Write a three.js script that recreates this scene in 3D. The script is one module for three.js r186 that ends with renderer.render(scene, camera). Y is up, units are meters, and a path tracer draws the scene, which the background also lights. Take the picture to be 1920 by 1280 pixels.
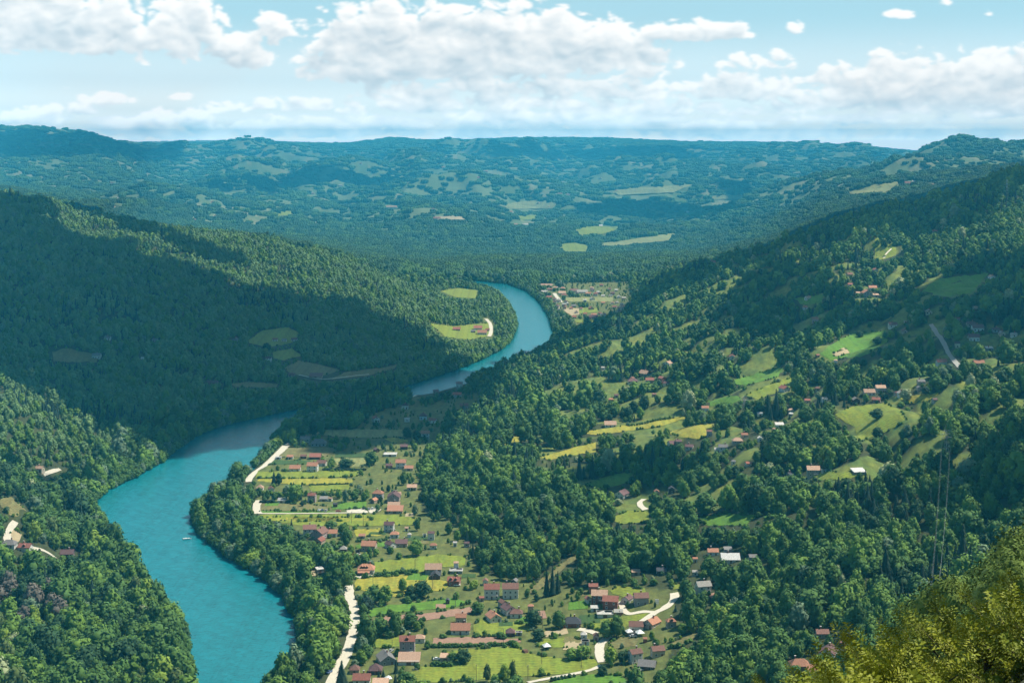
import * as THREE from 'three';
import { mergeGeometries } from 'three/addons/utils/BufferGeometryUtils.js';
import { createNoise2D, createNoise3D } from 'simplex-noise';

// ───────────── seeded randomness and noise ─────────────
function makeRandom(seed) { let s = seed >>> 0; return () => { s = (s + 0x6d2b79f5) | 0; let t = Math.imul(s ^ (s >>> 15), 1 | s); t = (t + Math.imul(t ^ (t >>> 7), 61 | t)) ^ t; return ((t ^ (t >>> 14)) >>> 0) / 4294967296; }; }
const noise2 = createNoise2D(makeRandom(11)), noise3 = createNoise3D(makeRandom(12));
const fbm = (x, y, n = 4) => { let a = 0, w = 0.5, f = 1; for (let i = 0; i < n; i++) { a += w * noise2(x * f + i * 17.3, y * f - i * 9.1); w *= 0.5; f *= 2.03; } return a; };
const clamp = (x, a, b) => Math.min(b, Math.max(a, x)), lerp = (a, b, t) => a + (b - a) * t;
const smooth = (a, b, x) => { const t = clamp((x - a) / (b - a), 0, 1); return t * t * (3 - 2 * t); };

// ───────────── camera, sun, sky, exposure ─────────────
const scene = new THREE.Scene();
const EYE = 300, FOCAL = 2800, HORIZON = 262;                 // eye height over the river (m); focal length and eye-level row of the 1920 x 1280 photograph (px)
const camera = new THREE.PerspectiveCamera(2 * Math.atan(640 / FOCAL) * 180 / Math.PI, 1.5, 1, 40000);
camera.position.set(0, EYE, 0);
camera.lookAt(0, EYE, -100);
camera.setViewOffset(1920, 1280, 0, 640 - HORIZON, 1920, 1280);   // a shifted lens: level camera, eye level high in the frame
const renderer = new THREE.WebGLRenderer({ antialias: true });
renderer.setSize(1024, 682);
renderer.toneMapping = THREE.LinearToneMapping;
renderer.toneMappingExposure = 1.38;
renderer.shadowMap.enabled = true;

const SUN = new THREE.Vector3(0.50, 0.85, -0.12).normalize();
const sun = new THREE.DirectionalLight(new THREE.Color().setRGB(1, 0.94, 0.80), 5);
sun.position.copy(SUN).multiplyScalar(4000).add(new THREE.Vector3(0, 0, -1800));
sun.target.position.set(0, 0, -1800);
sun.castShadow = true;
Object.assign(sun.shadow.camera, { left: -2500, right: 2500, top: 2500, bottom: -2500, near: 10, far: 9000 });
sun.shadow.mapSize.set(4096, 4096);
scene.add(sun, sun.target);
scene.fog = new THREE.FogExp2(new THREE.Color().setRGB(0.06, 0.54, 0.86), 7.0e-5);

// Sky: air that deepens to blue, darkened overhead to deepen the shade, with broken cumulus. Rows of the texture are elevations, columns are bearings.
{
  const W = 4096, Hh = 4096, data = new Float32Array(W * Hh * 4);
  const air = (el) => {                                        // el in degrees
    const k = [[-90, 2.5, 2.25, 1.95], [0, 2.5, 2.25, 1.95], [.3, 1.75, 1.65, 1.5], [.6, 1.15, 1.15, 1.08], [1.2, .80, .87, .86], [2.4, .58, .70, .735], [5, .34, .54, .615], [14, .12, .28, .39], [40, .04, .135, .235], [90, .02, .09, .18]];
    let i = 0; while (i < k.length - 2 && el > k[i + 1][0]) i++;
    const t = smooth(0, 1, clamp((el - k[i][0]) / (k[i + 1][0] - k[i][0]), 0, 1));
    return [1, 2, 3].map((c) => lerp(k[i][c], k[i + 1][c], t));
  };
  // cumulus in the stretch of sky above the valley: [centre bearing, centre elevation, half width, height above, depth below, strength], all in thousandths of a radian-like tangent
  const T = (px) => (px - 960) / FOCAL, E = (py) => (HORIZON - py) / FOCAL;
  const heaps = [
    [60, 75, 170, 120, 20, 1.15], [190, 80, 130, 105, 22, 1.0], [330, 70, 90, 85, 40, 0.95], [450, 95, 62, 45, 36, 0.85], [265, 116, 16, 10, 8, .7], [20, 96, 130, 8, 8, .55],
    [690, 128, 110, 118, 26, 1.15], [730, 45, 60, 50, 30, 0.9], [850, 120, 170, 108, 26, 1.25], [1000, 112, 150, 98, 26, 1.25], [1120, 100, 110, 64, 40, 1.1], [600, 125, 52, 40, 26, .8], [1220, 120, 60, 40, 30, .7],
    [890, 160, 90, 24, 14, .7], [1050, 165, 150, 26, 20, .75], [1180, 175, 140, 30, 20, .72],
    [1235, 62, 40, 24, 12, .9], [1300, 64, 62, 28, 14, 1.0], [1365, 62, 44, 24, 12, .95], [1494, 52, 16, 14, 14, .8], [1682, 27, 30, 12, 8, .8], [1775, 4, 14, 10, 8, .7], [1855, 24, 10, 6, 5, .6],
    [1385, 172, 110, 44, 18, .85], [1450, 172, 60, 34, 16, .8], [1310, 180, 80, 26, 14, .65],
    [1610, 170, 90, 52, 34, .95], [1690, 165, 110, 68, 40, 1.1], [1780, 172, 110, 66, 34, 1.05], [1880, 170, 110, 84, 40, 1.1], [1560, 150, 40, 34, 24, .75],
    [520, 60, 60, 40, 26, .62], [1420, 120, 90, 24, 20, .6], [760, 175, 120, 20, 18, .66], [1260, 205, 160, 20, 16, .74], [420, 205, 60, 16, 12, .66], [110, 205, 90, 14, 10, .66], [1560, 196, 120, 20, 16, .74], [1720, 205, 160, 18, 16, .74], [980, 195, 140, 20, 16, .72], [640, 245, 200, 14, 16, .8], [1000, 248, 240, 16, 18, .85], [1400, 250, 260, 16, 18, .8], [1750, 262, 220, 16, 18, .8], [330, 255, 160, 14, 14, .75],
    [205, 188, 58, 16, 8, .85], [340, 182, 26, 10, 6, .75], [125, 165, 8, 5, 4, .6], [498, 194, 26, 16, 10, .7], [575, 200, 60, 20, 12, .8], [660, 203, 50, 18, 12, .7], [785, 198, 80, 34, 16, .95], [860, 196, 40, 20, 12, .7],
    [50, 222, 90, 22, 14, .85], [300, 232, 46, 30, 24, .95], [368, 230, 40, 30, 24, .95], [220, 240, 60, 22, 16, .8], [465, 240, 36, 20, 14, .75], [560, 232, 110, 20, 14, .75], [720, 232, 140, 18, 14, .7],
    [960, 226, 180, 22, 18, .85], [1150, 222, 170, 24, 18, .85], [1260, 240, 130, 18, 16, .75], [1390, 236, 130, 16, 14, .6], [1460, 206, 170, 10, 12, .5], [1620, 222, 220, 12, 14, .6], [1790, 246, 200, 16, 20, .6], [1860, 212, 120, 16, 14, .6],
  ];
  const heap = (px, py) => {
    let m = 0;
    for (const [u, v, w, up, down, s] of heaps) {
      const x = (px - u) / w; if (x < -1.35 || x > 1.35) continue;
      const y = py < v ? (v - py) / up : (py - v) / down; if (y > 1.35) continue;
      const r = x * x + y * y; m = Math.max(m, (s + .10) * (1 - r * 0.58));
    }
    return m;
  };
  // cauliflower noise: rounded bulges with creases between them
  const bulges = (x, y) => { let v = 0, w = .5, f = 1; for (let i = 0; i < 6; i++) { v += w * (2 * Math.abs(noise2(x * f + i * 31.7, y * f + i * 13.9)) - .62); w *= .56; f *= 1.93; } return v; };
  const field = (px, py) => {
    const m = heap(px, py); if (m <= 0) return -1;
    const wx = 16 * noise2(px / 95, py / 60), wy = 9 * noise2(px / 80 + 40, py / 55);
    return m * 1.02 + bulges((px + wx) / 92, (py + wy) / 62) * .52 + .40 * fbm(px / 110, py / 62, 5) - .46;
  };
  const dens = (px, py) => clamp(field(px, py) * 2.2, 0, 1);
  const sample = (px, py) => {                                 // colour with cloud at a direction given as photo-like angles
    const f0 = field(px, py); if (f0 <= 0) return [0, 0, 0, 0];
    let t = 0; for (let k = 1; k <= 8; k++) t += dens(px + k * 3.4, py - k * 6.4) * (1 - k * 0.05);
    const rim = clamp((f0 - field(px + 6, py - 10)) * 1.2, -.4, .4), deepIn = Math.exp(-t * .30), cast = fbm(px / 120 + 60, py / 60 + 5, 4);
    const s = clamp(.36 + deepIn * .70 + rim * .40 + cast * .50, 0, 1);
    return [lerp(.40, .80, s), lerp(.475, .775, s), lerp(.52, .745, s), smooth(0, .20, f0)];
  };
  // coarse sky for the directions that the lens does not look in: sparser cumulus, dimmed to deepen the shade on the land
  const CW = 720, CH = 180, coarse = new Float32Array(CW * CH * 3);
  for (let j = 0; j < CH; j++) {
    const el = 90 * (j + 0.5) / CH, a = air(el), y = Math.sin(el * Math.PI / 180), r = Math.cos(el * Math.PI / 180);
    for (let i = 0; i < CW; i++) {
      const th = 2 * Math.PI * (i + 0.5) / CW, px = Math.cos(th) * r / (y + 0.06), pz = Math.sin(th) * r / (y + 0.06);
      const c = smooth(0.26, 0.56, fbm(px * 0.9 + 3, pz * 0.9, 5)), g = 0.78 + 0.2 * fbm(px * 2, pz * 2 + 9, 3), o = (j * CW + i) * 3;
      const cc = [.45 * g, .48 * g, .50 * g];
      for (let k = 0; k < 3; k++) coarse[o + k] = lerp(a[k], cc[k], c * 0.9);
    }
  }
  for (let j = 0; j < Hh; j++) {
    const el = ((j + 0.5) / Hh - 0.5) * 180, a = air(el), tanE = Math.tan(el * Math.PI / 180);
    for (let i = 0; i < W; i++) {
      const o = (j * W + i) * 4, az = ((i + 0.5) / W - 0.25) * 2 * Math.PI;   // bearing from straight ahead
      let c = a;
      if (el > 0) {
        const ahead = Math.abs(az) < 0.62 ? smooth(0.62, 0.46, Math.abs(az)) * smooth(9.5, 6.5, el) : 0;
        if (ahead < 1) {
          const fx = (i + 0.5) / W * CW - 0.5, fy = clamp(el / 90 * CH - 0.5, 0, CH - 1.001), x0 = Math.floor(fx), y0 = Math.floor(fy), tx = fx - x0, ty = fy - y0;
          const at = (x, y, k) => coarse[(Math.min(y, CH - 1) * CW + ((x % CW) + CW) % CW) * 3 + k];
          c = [0, 1, 2].map((k) => lerp(lerp(at(x0, y0, k), at(x0 + 1, y0, k), tx), lerp(at(x0, y0 + 1, k), at(x0 + 1, y0 + 1, k), tx), ty));
        }
        if (ahead > 0) {
          const px = 960 + FOCAL * Math.tan(az), py = HORIZON - FOCAL * tanE / Math.cos(az), q = sample(px, py);
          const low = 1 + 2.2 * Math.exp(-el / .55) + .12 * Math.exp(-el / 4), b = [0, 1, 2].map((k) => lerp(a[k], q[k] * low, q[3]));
          c = ahead < 1 ? [0, 1, 2].map((k) => lerp(c[k], b[k], ahead)) : b;
        }
      }
      data[o] = c[0]; data[o + 1] = c[1]; data[o + 2] = c[2]; data[o + 3] = 1;
    }
  }
  const tex = new THREE.DataTexture(data, W, Hh, THREE.RGBAFormat, THREE.FloatType);
  tex.mapping = THREE.EquirectangularReflectionMapping; tex.magFilter = THREE.LinearFilter; tex.minFilter = THREE.LinearFilter; tex.needsUpdate = true;
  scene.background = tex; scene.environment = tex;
}

// ───────────── naming and labelling ─────────────
const taken = new Map();
const numbered = (name) => { const n = taken.get(name) ?? 0; taken.set(name, n + 1); return n ? `${name}_${String(n).padStart(3, '0')}` : name; };
function tag(o, label, category, group, kind) { if (label) o.userData.label = label; if (category) o.userData.category = category; if (group) o.userData.group = group; if (kind) o.userData.kind = kind; return o; }
function mesh(name, geometry, material, parent) { const m = new THREE.Mesh(geometry, material); m.name = parent ? name : numbered(name); m.castShadow = m.receiveShadow = true; (parent ?? scene).add(m); return m; }
function thing(name, label, category, position, turn = 0, group) { const o = new THREE.Group(); o.name = numbered(name); o.position.copy(position); o.rotation.y = turn; scene.add(o); return tag(o, label, category, group); }
const rgb = (r, g, b) => new THREE.Color().setRGB(r, g, b);
function noiseTexture(size, f, srgb = true) {                  // f(x, y in 0..1) -> [r, g, b] in 0..1; made to repeat
  const a = new Uint8Array(size * size * 4);
  for (let y = 0; y < size; y++) for (let x = 0; x < size; x++) { const c = f(x / size, y / size), o = (y * size + x) * 4; a[o] = clamp(c[0], 0, 1) * 255; a[o + 1] = clamp(c[1], 0, 1) * 255; a[o + 2] = clamp(c[2], 0, 1) * 255; a[o + 3] = 255; }
  const t = new THREE.DataTexture(a, size, size); t.wrapS = t.wrapT = THREE.RepeatWrapping; t.magFilter = THREE.LinearFilter; t.minFilter = THREE.LinearMipmapLinearFilter; t.generateMipmaps = true;
  if (srgb) t.colorSpace = THREE.SRGBColorSpace; t.needsUpdate = true; return t;
}
// noise that repeats over the unit square (a circle in each direction)
const tile = (x, y, f, n = 4) => { let a = 0, w = 0.5; for (let i = 0; i < n; i++) { const k = f * 2 ** i, X = x * 2 * Math.PI, Y = y * 2 * Math.PI, R = k / (2 * Math.PI); a += w * (noise3(R * Math.cos(X), R * Math.sin(X), R * Math.cos(Y) + i * 5) + noise3(R * Math.sin(Y), R * Math.cos(X) + 9, R * Math.sin(X) + i * 3)) * 0.62; w *= 0.55; } return a; };

// ───────────── the lie of the land ─────────────
// Height over the river by bearing (in photo columns) and distance ahead, read off the photograph: [distance, height] down each bearing.
const NEAR = [[5, 296], [50, 268], [150, 205], [300, 138], [450, 82], [600, 40], [700, 20]];
const bearings = [
  [-600, [...NEAR, [760, 26], [850, 30], [960, 50], [1080, 62], [1300, 80], [1500, 84], [1750, 110], [2050, 146], [2400, 195], [2550, 205], [2800, 190], [3200, 130], [4000, 130], [5000, 120], [5600, 200], [6200, 272], [6500, 292], [7500, 280], [9000, 250], [12000, 200], [16000, 150]]],
  [0, [...NEAR, [760, 16], [850, 16], [960, 31], [1020, 41], [1080, 42], [1150, 36], [1300, 50], [1380, 50], [1500, 51], [1750, 72], [2050, 106], [2400, 157], [2550, 175], [2800, 160], [3200, 100], [4000, 112], [4700, 108], [5400, 165], [6200, 262], [6500, 281], [7500, 265], [9000, 230], [12000, 190], [16000, 150]]],
  [160, [...NEAR, [770, 12], [870, 15], [1060, 10], [1175, 4], [1240, 5], [1300, 10], [1420, 14], [1500, 19], [1620, 31], [1850, 59], [2130, 98], [2450, 136], [2520, 141], [2900, 118], [3300, 88], [4000, 84], [4700, 88], [5400, 125], [6200, 222], [6600, 250], [7500, 238], [9000, 200], [12000, 170], [16000, 140]]],
  [320, [...NEAR, [800, 4], [1100, 4], [1390, 4], [1460, 7], [1580, 15], [1800, 33], [2070, 67], [2450, 110], [2520, 113], [2900, 88], [3300, 58], [4000, 62], [5000, 74], [6500, 99], [8000, 132], [9500, 158], [10500, 155], [12500, 156], [14000, 140], [16000, 120]]],
  [480, [...NEAR, [800, 4], [1560, 4], [1650, 5], [1760, 9], [1950, 18], [2200, 45], [2530, 94], [2900, 73], [3300, 48], [4000, 34], [5000, 56], [6500, 87], [8000, 118], [9500, 158], [10500, 173], [12000, 160], [16000, 120]]],
  [640, [...NEAR, [800, 4], [1700, 4], [1830, 5], [1980, 14], [2180, 31], [2480, 62], [2800, 43], [3100, 30], [3500, 31], [3700, 33], [4200, 6], [5000, 42], [6500, 75], [8000, 109], [9500, 148], [10500, 168], [12000, 140], [16000, 110]]],
  [800, [...NEAR, [800, 5], [1000, 5], [1860, 4], [1960, 5], [2100, 11], [2300, 20], [2450, 10], [2700, 4], [3000, 4], [3200, 8], [3500, 25], [3800, 42], [4100, 41], [4500, 34], [5000, 38], [6500, 64], [8000, 109], [9500, 158], [10500, 177], [12000, 140], [16000, 110]]],
  [880, [...NEAR, [800, 5], [1000, 5], [1100, 8], [1200, 11], [1400, 10], [1600, 9], [1750, 9], [1850, 4], [2300, 6], [2700, 4], [3000, 5], [3250, 10], [3550, 22], [3900, 34], [4300, 33], [5000, 34], [6500, 58], [8000, 106], [9500, 165], [10500, 186], [12000, 150], [16000, 110]]],
  [960, [...NEAR, [800, 5], [1026, 6], [1100, 18], [1180, 20], [1280, 19], [1380, 22], [1480, 22], [1600, 23], [1700, 22], [1800, 9], [1950, 4], [2800, 4], [3000, 5], [3300, 11], [3600, 17], [4000, 28], [4500, 25], [5000, 30], [5500, 33], [6500, 52], [8000, 100], [9500, 174], [10500, 202], [12000, 160], [16000, 110]]],
  [1120, [...NEAR, [788, 6], [880, 7], [930, 13], [990, 13], [1050, 13], [1120, 15], [1180, 20], [1270, 21], [1370, 24], [1450, 28], [1540, 33], [1650, 38], [1770, 43], [1850, 43], [2000, 28], [2200, 12], [2400, 6], [2800, 5], [3000, 6], [3300, 11], [3700, 13], [4200, 8], [4600, 12], [5000, 22], [5500, 24], [6500, 43], [8000, 95], [9500, 174], [10500, 198], [12000, 160], [16000, 110]]],
  [1280, [...NEAR.slice(0, 6), [700, 18], [770, 13], [870, 16], [910, 19], [950, 20], [1020, 21], [1080, 24], [1150, 27], [1230, 30], [1310, 36], [1400, 38], [1480, 44], [1570, 50], [1670, 58], [1780, 68], [1900, 79], [2020, 91], [2200, 73], [2500, 45], [3000, 18], [3400, 15], [3800, 20], [4200, 14], [5000, 22], [5500, 30], [6500, 43], [8000, 82], [9500, 158], [10500, 179], [12000, 140], [16000, 100]]],
  [1440, [[5, 296], [60, 262], [120, 232], [170, 216], [230, 184], [300, 148], [450, 92], [600, 52], [700, 36], [790, 28], [880, 28], [920, 32], [970, 35], [1030, 37], [1090, 41], [1160, 45], [1240, 50], [1340, 58], [1420, 64], [1530, 73], [1650, 85], [1790, 99], [1940, 115], [2050, 124], [2250, 103], [2600, 68], [3000, 40], [3400, 50], [3900, 62], [4300, 67], [4800, 53], [5500, 56], [6000, 92], [6500, 58], [8000, 95], [9500, 141], [10500, 176], [12000, 140], [16000, 100]]],
  [1600, [[5, 296], [60, 269], [120, 243], [200, 214], [260, 186], [330, 148], [450, 98], [600, 60], [700, 44], [800, 39], [890, 41], [940, 43], [1000, 46], [1050, 51], [1110, 56], [1180, 62], [1270, 71], [1340, 77], [1440, 87], [1550, 98], [1680, 111], [1820, 128], [1970, 148], [2100, 166], [2300, 148], [2700, 112], [3100, 104], [3500, 117], [4000, 126], [4300, 124], [5000, 90], [6500, 88], [8000, 108], [9500, 140], [10500, 153], [12000, 120], [16000, 90]]],
  [1760, [[5, 297], [60, 274], [120, 250], [220, 216], [290, 187], [360, 150], [480, 104], [600, 76], [700, 57], [830, 46], [870, 48], [910, 51], [960, 55], [1010, 60], [1070, 65], [1130, 72], [1210, 82], [1280, 87], [1370, 97], [1470, 108], [1590, 121], [1730, 136], [1870, 156], [2020, 180], [2080, 185], [2300, 172], [2700, 148], [3300, 145], [3800, 160], [4300, 176], [4600, 175], [5200, 148], [6500, 100], [8000, 95], [9500, 100], [10500, 92], [12000, 80], [16000, 70]]],
  [1920, [[5, 297], [60, 278], [120, 256], [240, 220], [310, 192], [400, 150], [500, 116], [600, 94], [700, 76], [800, 56], [840, 57], [880, 61], [920, 65], [970, 70], [1030, 75], [1090, 81], [1170, 90], [1230, 96], [1310, 106], [1400, 118], [1520, 130], [1650, 145], [1780, 163], [1920, 187], [2080, 213], [2200, 222], [2500, 210], [3000, 186], [3500, 176], [4000, 175], [4500, 180], [5200, 155], [6500, 108], [8000, 82], [9500, 74], [10500, 62], [12000, 55], [16000, 50]]],
  [2600, [[5, 298], [60, 286], [120, 272], [240, 252], [320, 226], [420, 190], [520, 165], [700, 130], [900, 120], [1100, 130], [1400, 165], [1650, 195], [1920, 225], [2200, 240], [2600, 235], [3000, 210], [4500, 180], [6500, 120], [9500, 90], [12000, 60], [16000, 50]]],
];
// (the readings were taken for an eye level 27 rows higher in the picture; this carries them over without moving anything in the view)
const EASE = (HORIZON - 235) / (FOCAL * EYE), onward = (d) => d < 3000 ? d / (1 - d * EASE) : 3000 / (1 - 3000 * EASE) + 3400 * (1 - Math.exp((3000 - d) / 700)) + (d - 3000) * 1.75;
for (const b of bearings) b[1] = b[1].map(([d, h]) => { const v = 235 + FOCAL * (EYE - h) / d, e = onward(d); return [e, EYE - (v - HORIZON) * e / FOCAL]; });
function monotone(points) {                                    // Fritsch–Carlson cubic through the points
  const n = points.length, x = points.map((p) => p[0]), y = points.map((p) => p[1]), s = [], m = [];
  for (let i = 0; i < n - 1; i++) s.push((y[i + 1] - y[i]) / (x[i + 1] - x[i]));
  for (let i = 0; i < n; i++) m.push(i === 0 ? s[0] : i === n - 1 ? s[n - 2] : s[i - 1] * s[i] <= 0 ? 0 : 2 * s[i - 1] * s[i] / (s[i - 1] + s[i]));
  return (t) => {
    if (t <= x[0]) return y[0]; if (t >= x[n - 1]) return y[n - 1];
    let i = 0; while (t > x[i + 1]) i++;
    const h = x[i + 1] - x[i], k = (t - x[i]) / h, k2 = k * k, k3 = k2 * k;
    return y[i] * (2 * k3 - 3 * k2 + 1) + h * m[i] * (k3 - 2 * k2 + k) + y[i + 1] * (3 * k2 - 2 * k3) + h * m[i + 1] * (k3 - k2);
  };
}
const D0 = 5, DSTEP = Math.log(1.01), ROWS = Math.ceil(Math.log(30000 / D0) / DSTEP) + 1, U0 = -600, USTEP = 8, COLS = 401;
const landTable = new Float32Array(ROWS * COLS);
{
  const down = bearings.map(([u, p]) => [u, monotone(p)]);
  for (let r = 0; r < ROWS; r++) {
    const d = D0 * Math.exp(r * DSTEP), across = monotone(down.map(([u, f]) => [u, f(d)]));
    for (let c = 0; c < COLS; c++) landTable[r * COLS + c] = across(U0 + c * USTEP);
  }
}
const hilltops = [[800, 3850, 30, 150, 260], [735, 10300, 52, 60, 500], [510, 10000, 20, 40, 450], [390, 12500, 26, 110, 700], [130, 6500, 6, 60, 300], [1100, 10500, 12, 170, 900], [1400, 5900, 14, 70, 500], [850, 10400, 14, 50, 450], [1830, 4450, 16, 60, 400], [1860, 2120, 10, 45, 130]].map(([u, d, h, w, e]) => [u, onward(d), d > 3000 ? h * 1.3 : h, w, d > 3000 ? e * 2.2 : e]);
const spurs = [[6600, 60, 380, 1.3], [8300, 100, 520, 2.7], [10400, 140, 680, 4.1], [12800, 170, 820, 5.9], [15400, 170, 900, 7.7]];   // ridges that cross the far country: [distance, height, half depth, seed]
const toWorld = (u, d) => [(u - 960) * d / FOCAL, -d];
const groundAt = (u, v, h = 0) => { const d = FOCAL * (EYE - h) / (v - HORIZON); return toWorld(u, d); };

// the river's banks, followed upstream on the left side and back on the right
const leftBank = [[372, 1480], [362, 1380], [353, 1285], [340, 1200], [300, 1132], [255, 1080], [205, 1015], [174, 962], [170, 942], [196, 920], [250, 895], [300, 867], [330, 840], [380, 810], [440, 792], [540, 770], [640, 750], [720, 734], [790, 714], [860, 691], [905, 673], [938, 656], [955, 641], [966, 613], [962, 590], [950, 571], [930, 550], [900, 540], [840, 533], [760, 528], [680, 524]];
const rightBank = [[680, 519], [800, 522], [900, 527], [955, 533], [990, 546], [1014, 566], [1033, 595], [1042, 628], [1032, 648], [1000, 668], [950, 692], [885, 716], [800, 740], [745, 746], [700, 749], [620, 763], [570, 780], [532, 812], [505, 845], [480, 876], [436, 912], [394, 940], [368, 958], [364, 968], [376, 1000], [424, 1042], [494, 1082], [540, 1125], [566, 1172], [572, 1212], [552, 1252], [508, 1290], [480, 1380], [470, 1480]];
const riverLine = [...leftBank, ...rightBank].map(([u, v]) => groundAt(u, v));
function inside(poly, x, y) { let c = false; for (let i = 0, j = poly.length - 1; i < poly.length; j = i++) { const [xi, yi] = poly[i], [xj, yj] = poly[j]; if ((yi > y) !== (yj > y) && x < (xj - xi) * (y - yi) / (yj - yi) + xi) c = !c; } return c; }
function crossings(poly, x, y) { let c = 0; for (let i = 0, j = poly.length - 1; i < poly.length; j = i++) { const [xi, yi] = poly[i], [xj, yj] = poly[j]; if ((yi > y) !== (yj > y) && x < (xj - xi) * (y - yi) / (yj - yi) + xi) c++; } return c; }
function fromLine(poly, x, y, closed = true) { let best = 1e18; const n = poly.length; for (let i = 0; i < (closed ? n : n - 1); i++) { const [ax, ay] = poly[i], [bx, by] = poly[(i + 1) % n], dx = bx - ax, dy = by - ay, t = clamp(((x - ax) * dx + (y - ay) * dy) / (dx * dx + dy * dy || 1), 0, 1), ex = x - ax - t * dx, ey = y - ay - t * dy, q = ex * ex + ey * ey; if (q < best) best = q; } return Math.sqrt(best); }
function riverDistance(x, z) { const d = -z; if (d < 560 || d > 3500) return 999; const s = fromLine(riverLine, x, z); return inside(riverLine, x, z) ? -s : s; }

function height(x, z) {
  const d = Math.max(-z, D0), u = clamp(960 + FOCAL * x / d, U0, U0 + (COLS - 1) * USTEP - 0.01);
  const fr = clamp(Math.log(d / D0) / DSTEP, 0, ROWS - 1.001), fc = (u - U0) / USTEP, r = Math.floor(fr), c = Math.floor(fc), tr = fr - r, tc = fc - c, o = r * COLS + c;
  let h = lerp(lerp(landTable[o], landTable[o + 1], tc), lerp(landTable[o + COLS], landTable[o + COLS + 1], tc), tr);
  for (const [bu, bd, bh, wu, wd] of hilltops) { const a = (u - bu) / wu, b = (d - bd) / wd; if (a * a + b * b < 9) h += bh * Math.exp(-a * a - b * b); }
  const slope = smooth(12, 45, h) * smooth(420, 900, d);
  if (slope > 0) {
    h += slope * (fbm(x / 190, z / 190, 4) * 9 + (Math.abs(noise2(x / 150 + 7, z / 260)) - 0.4) * 15 + noise2(x / 62 + 3, z / 80) * 3.2) * (d < 3200 ? 1 : 0.7);
  }
  if (d > 3000) {
    const f = smooth(3300, 7000, d), deep = smooth(19500, 16500, d) * (1 - .85 * smooth(330, 180, u) * smooth(7200, 9000, d));
    h += f * ((fbm(x / 1400, z / 1250, 5) * 1.3 - Math.abs(noise2(x / 900 + 3, z / 1150)) * .6 + .24) * lerp(30, 110, smooth(5000, 13000, d)) * deep + fbm(x / 330 + 5, z / 330, 3) * 14);
    for (const [rd, rh, rw, seed] of spurs) { const t = (d - rd - 800 * noise2(x / 2800 + seed, seed) - 240 * noise2(x / 700, seed * 3)) / rw; if (t > -3 && t < 3) h += rh * f * (1 - .9 * smooth(330, 180, u) * smooth(7200, 9000, d)) * Math.exp(-t * t) * smooth(-.75, .5, noise2(x / 1900 + seed * 5, seed) + .35 * noise2(x / 640, seed)); }
  }
  if (d < 420) h += fbm(x / 40, z / 40, 3) * 2.2 * smooth(20, 120, d);
  const rd = riverDistance(x, z);
  if (rd < 70) {
    const bank = rd < 0 ? Math.max(-3.5, rd * 0.35 - 0.4) : Math.min(3.2, rd * 0.38 - 0.4) + fbm(x / 14, z / 14, 2) * 0.5 * smooth(2, 12, rd);
    h = rd < 4 ? bank : lerp(bank, Math.max(h, 3), smooth(6, 70, rd));
  }
  return h;
}
// where the line of sight through a point of the photograph meets the land
function sight(u, v, dMin = 640, dMax = 23500) {
  const k = (v - HORIZON) / FOCAL, q = (u - 960) / FOCAL; let d = dMin, last = dMin;
  while (d < dMax) { if (EYE - k * d <= height(q * d, -d)) { let a = last, b = d; for (let i = 0; i < 14; i++) { const m = (a + b) / 2; if (EYE - k * m <= height(q * m, -m)) b = m; else a = m; } d = b; break; } last = d; d *= 1.006; }
  d = Math.min(d, dMax);
  return new THREE.Vector3(q * d, height(q * d, -d), -d);
}
const onGround = (x, z) => new THREE.Vector3(x, height(x, z), z);
const inPhoto = (p) => [960 + FOCAL * p.x / -p.z, HORIZON + FOCAL * (EYE - p.y) / -p.z];

// small meadows between the hedges and woods of the right slope, in strips along the hillside
function pasture(x, z, u, v) {
  const d = -z; if (d < 1080 || d > 2500 || u < 1000 || v > 960) return 0;
  const a = (x * .8 - z * .6), b = (x * .6 + z * .8), n = fbm(a / 150 + 2, b / 52 + 4, 3) + .25 * noise2(a / 40, b / 26);
  return smooth(-.02, .10, n - .35 * smooth(470, 380, v + (1500 - u) * .30) );
}
// ───────────── ground ─────────────
const grassNoise = noiseTexture(512, (x, y) => { const n = 0.8 + 0.22 * tile(x, y, 6, 5) + 0.10 * tile(x + 0.3, y, 40, 2); return [n * 1.02, n, n * 0.93]; });
const matte = (color, extra) => new THREE.MeshStandardMaterial({ color, roughness: 1, ...extra });
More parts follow.
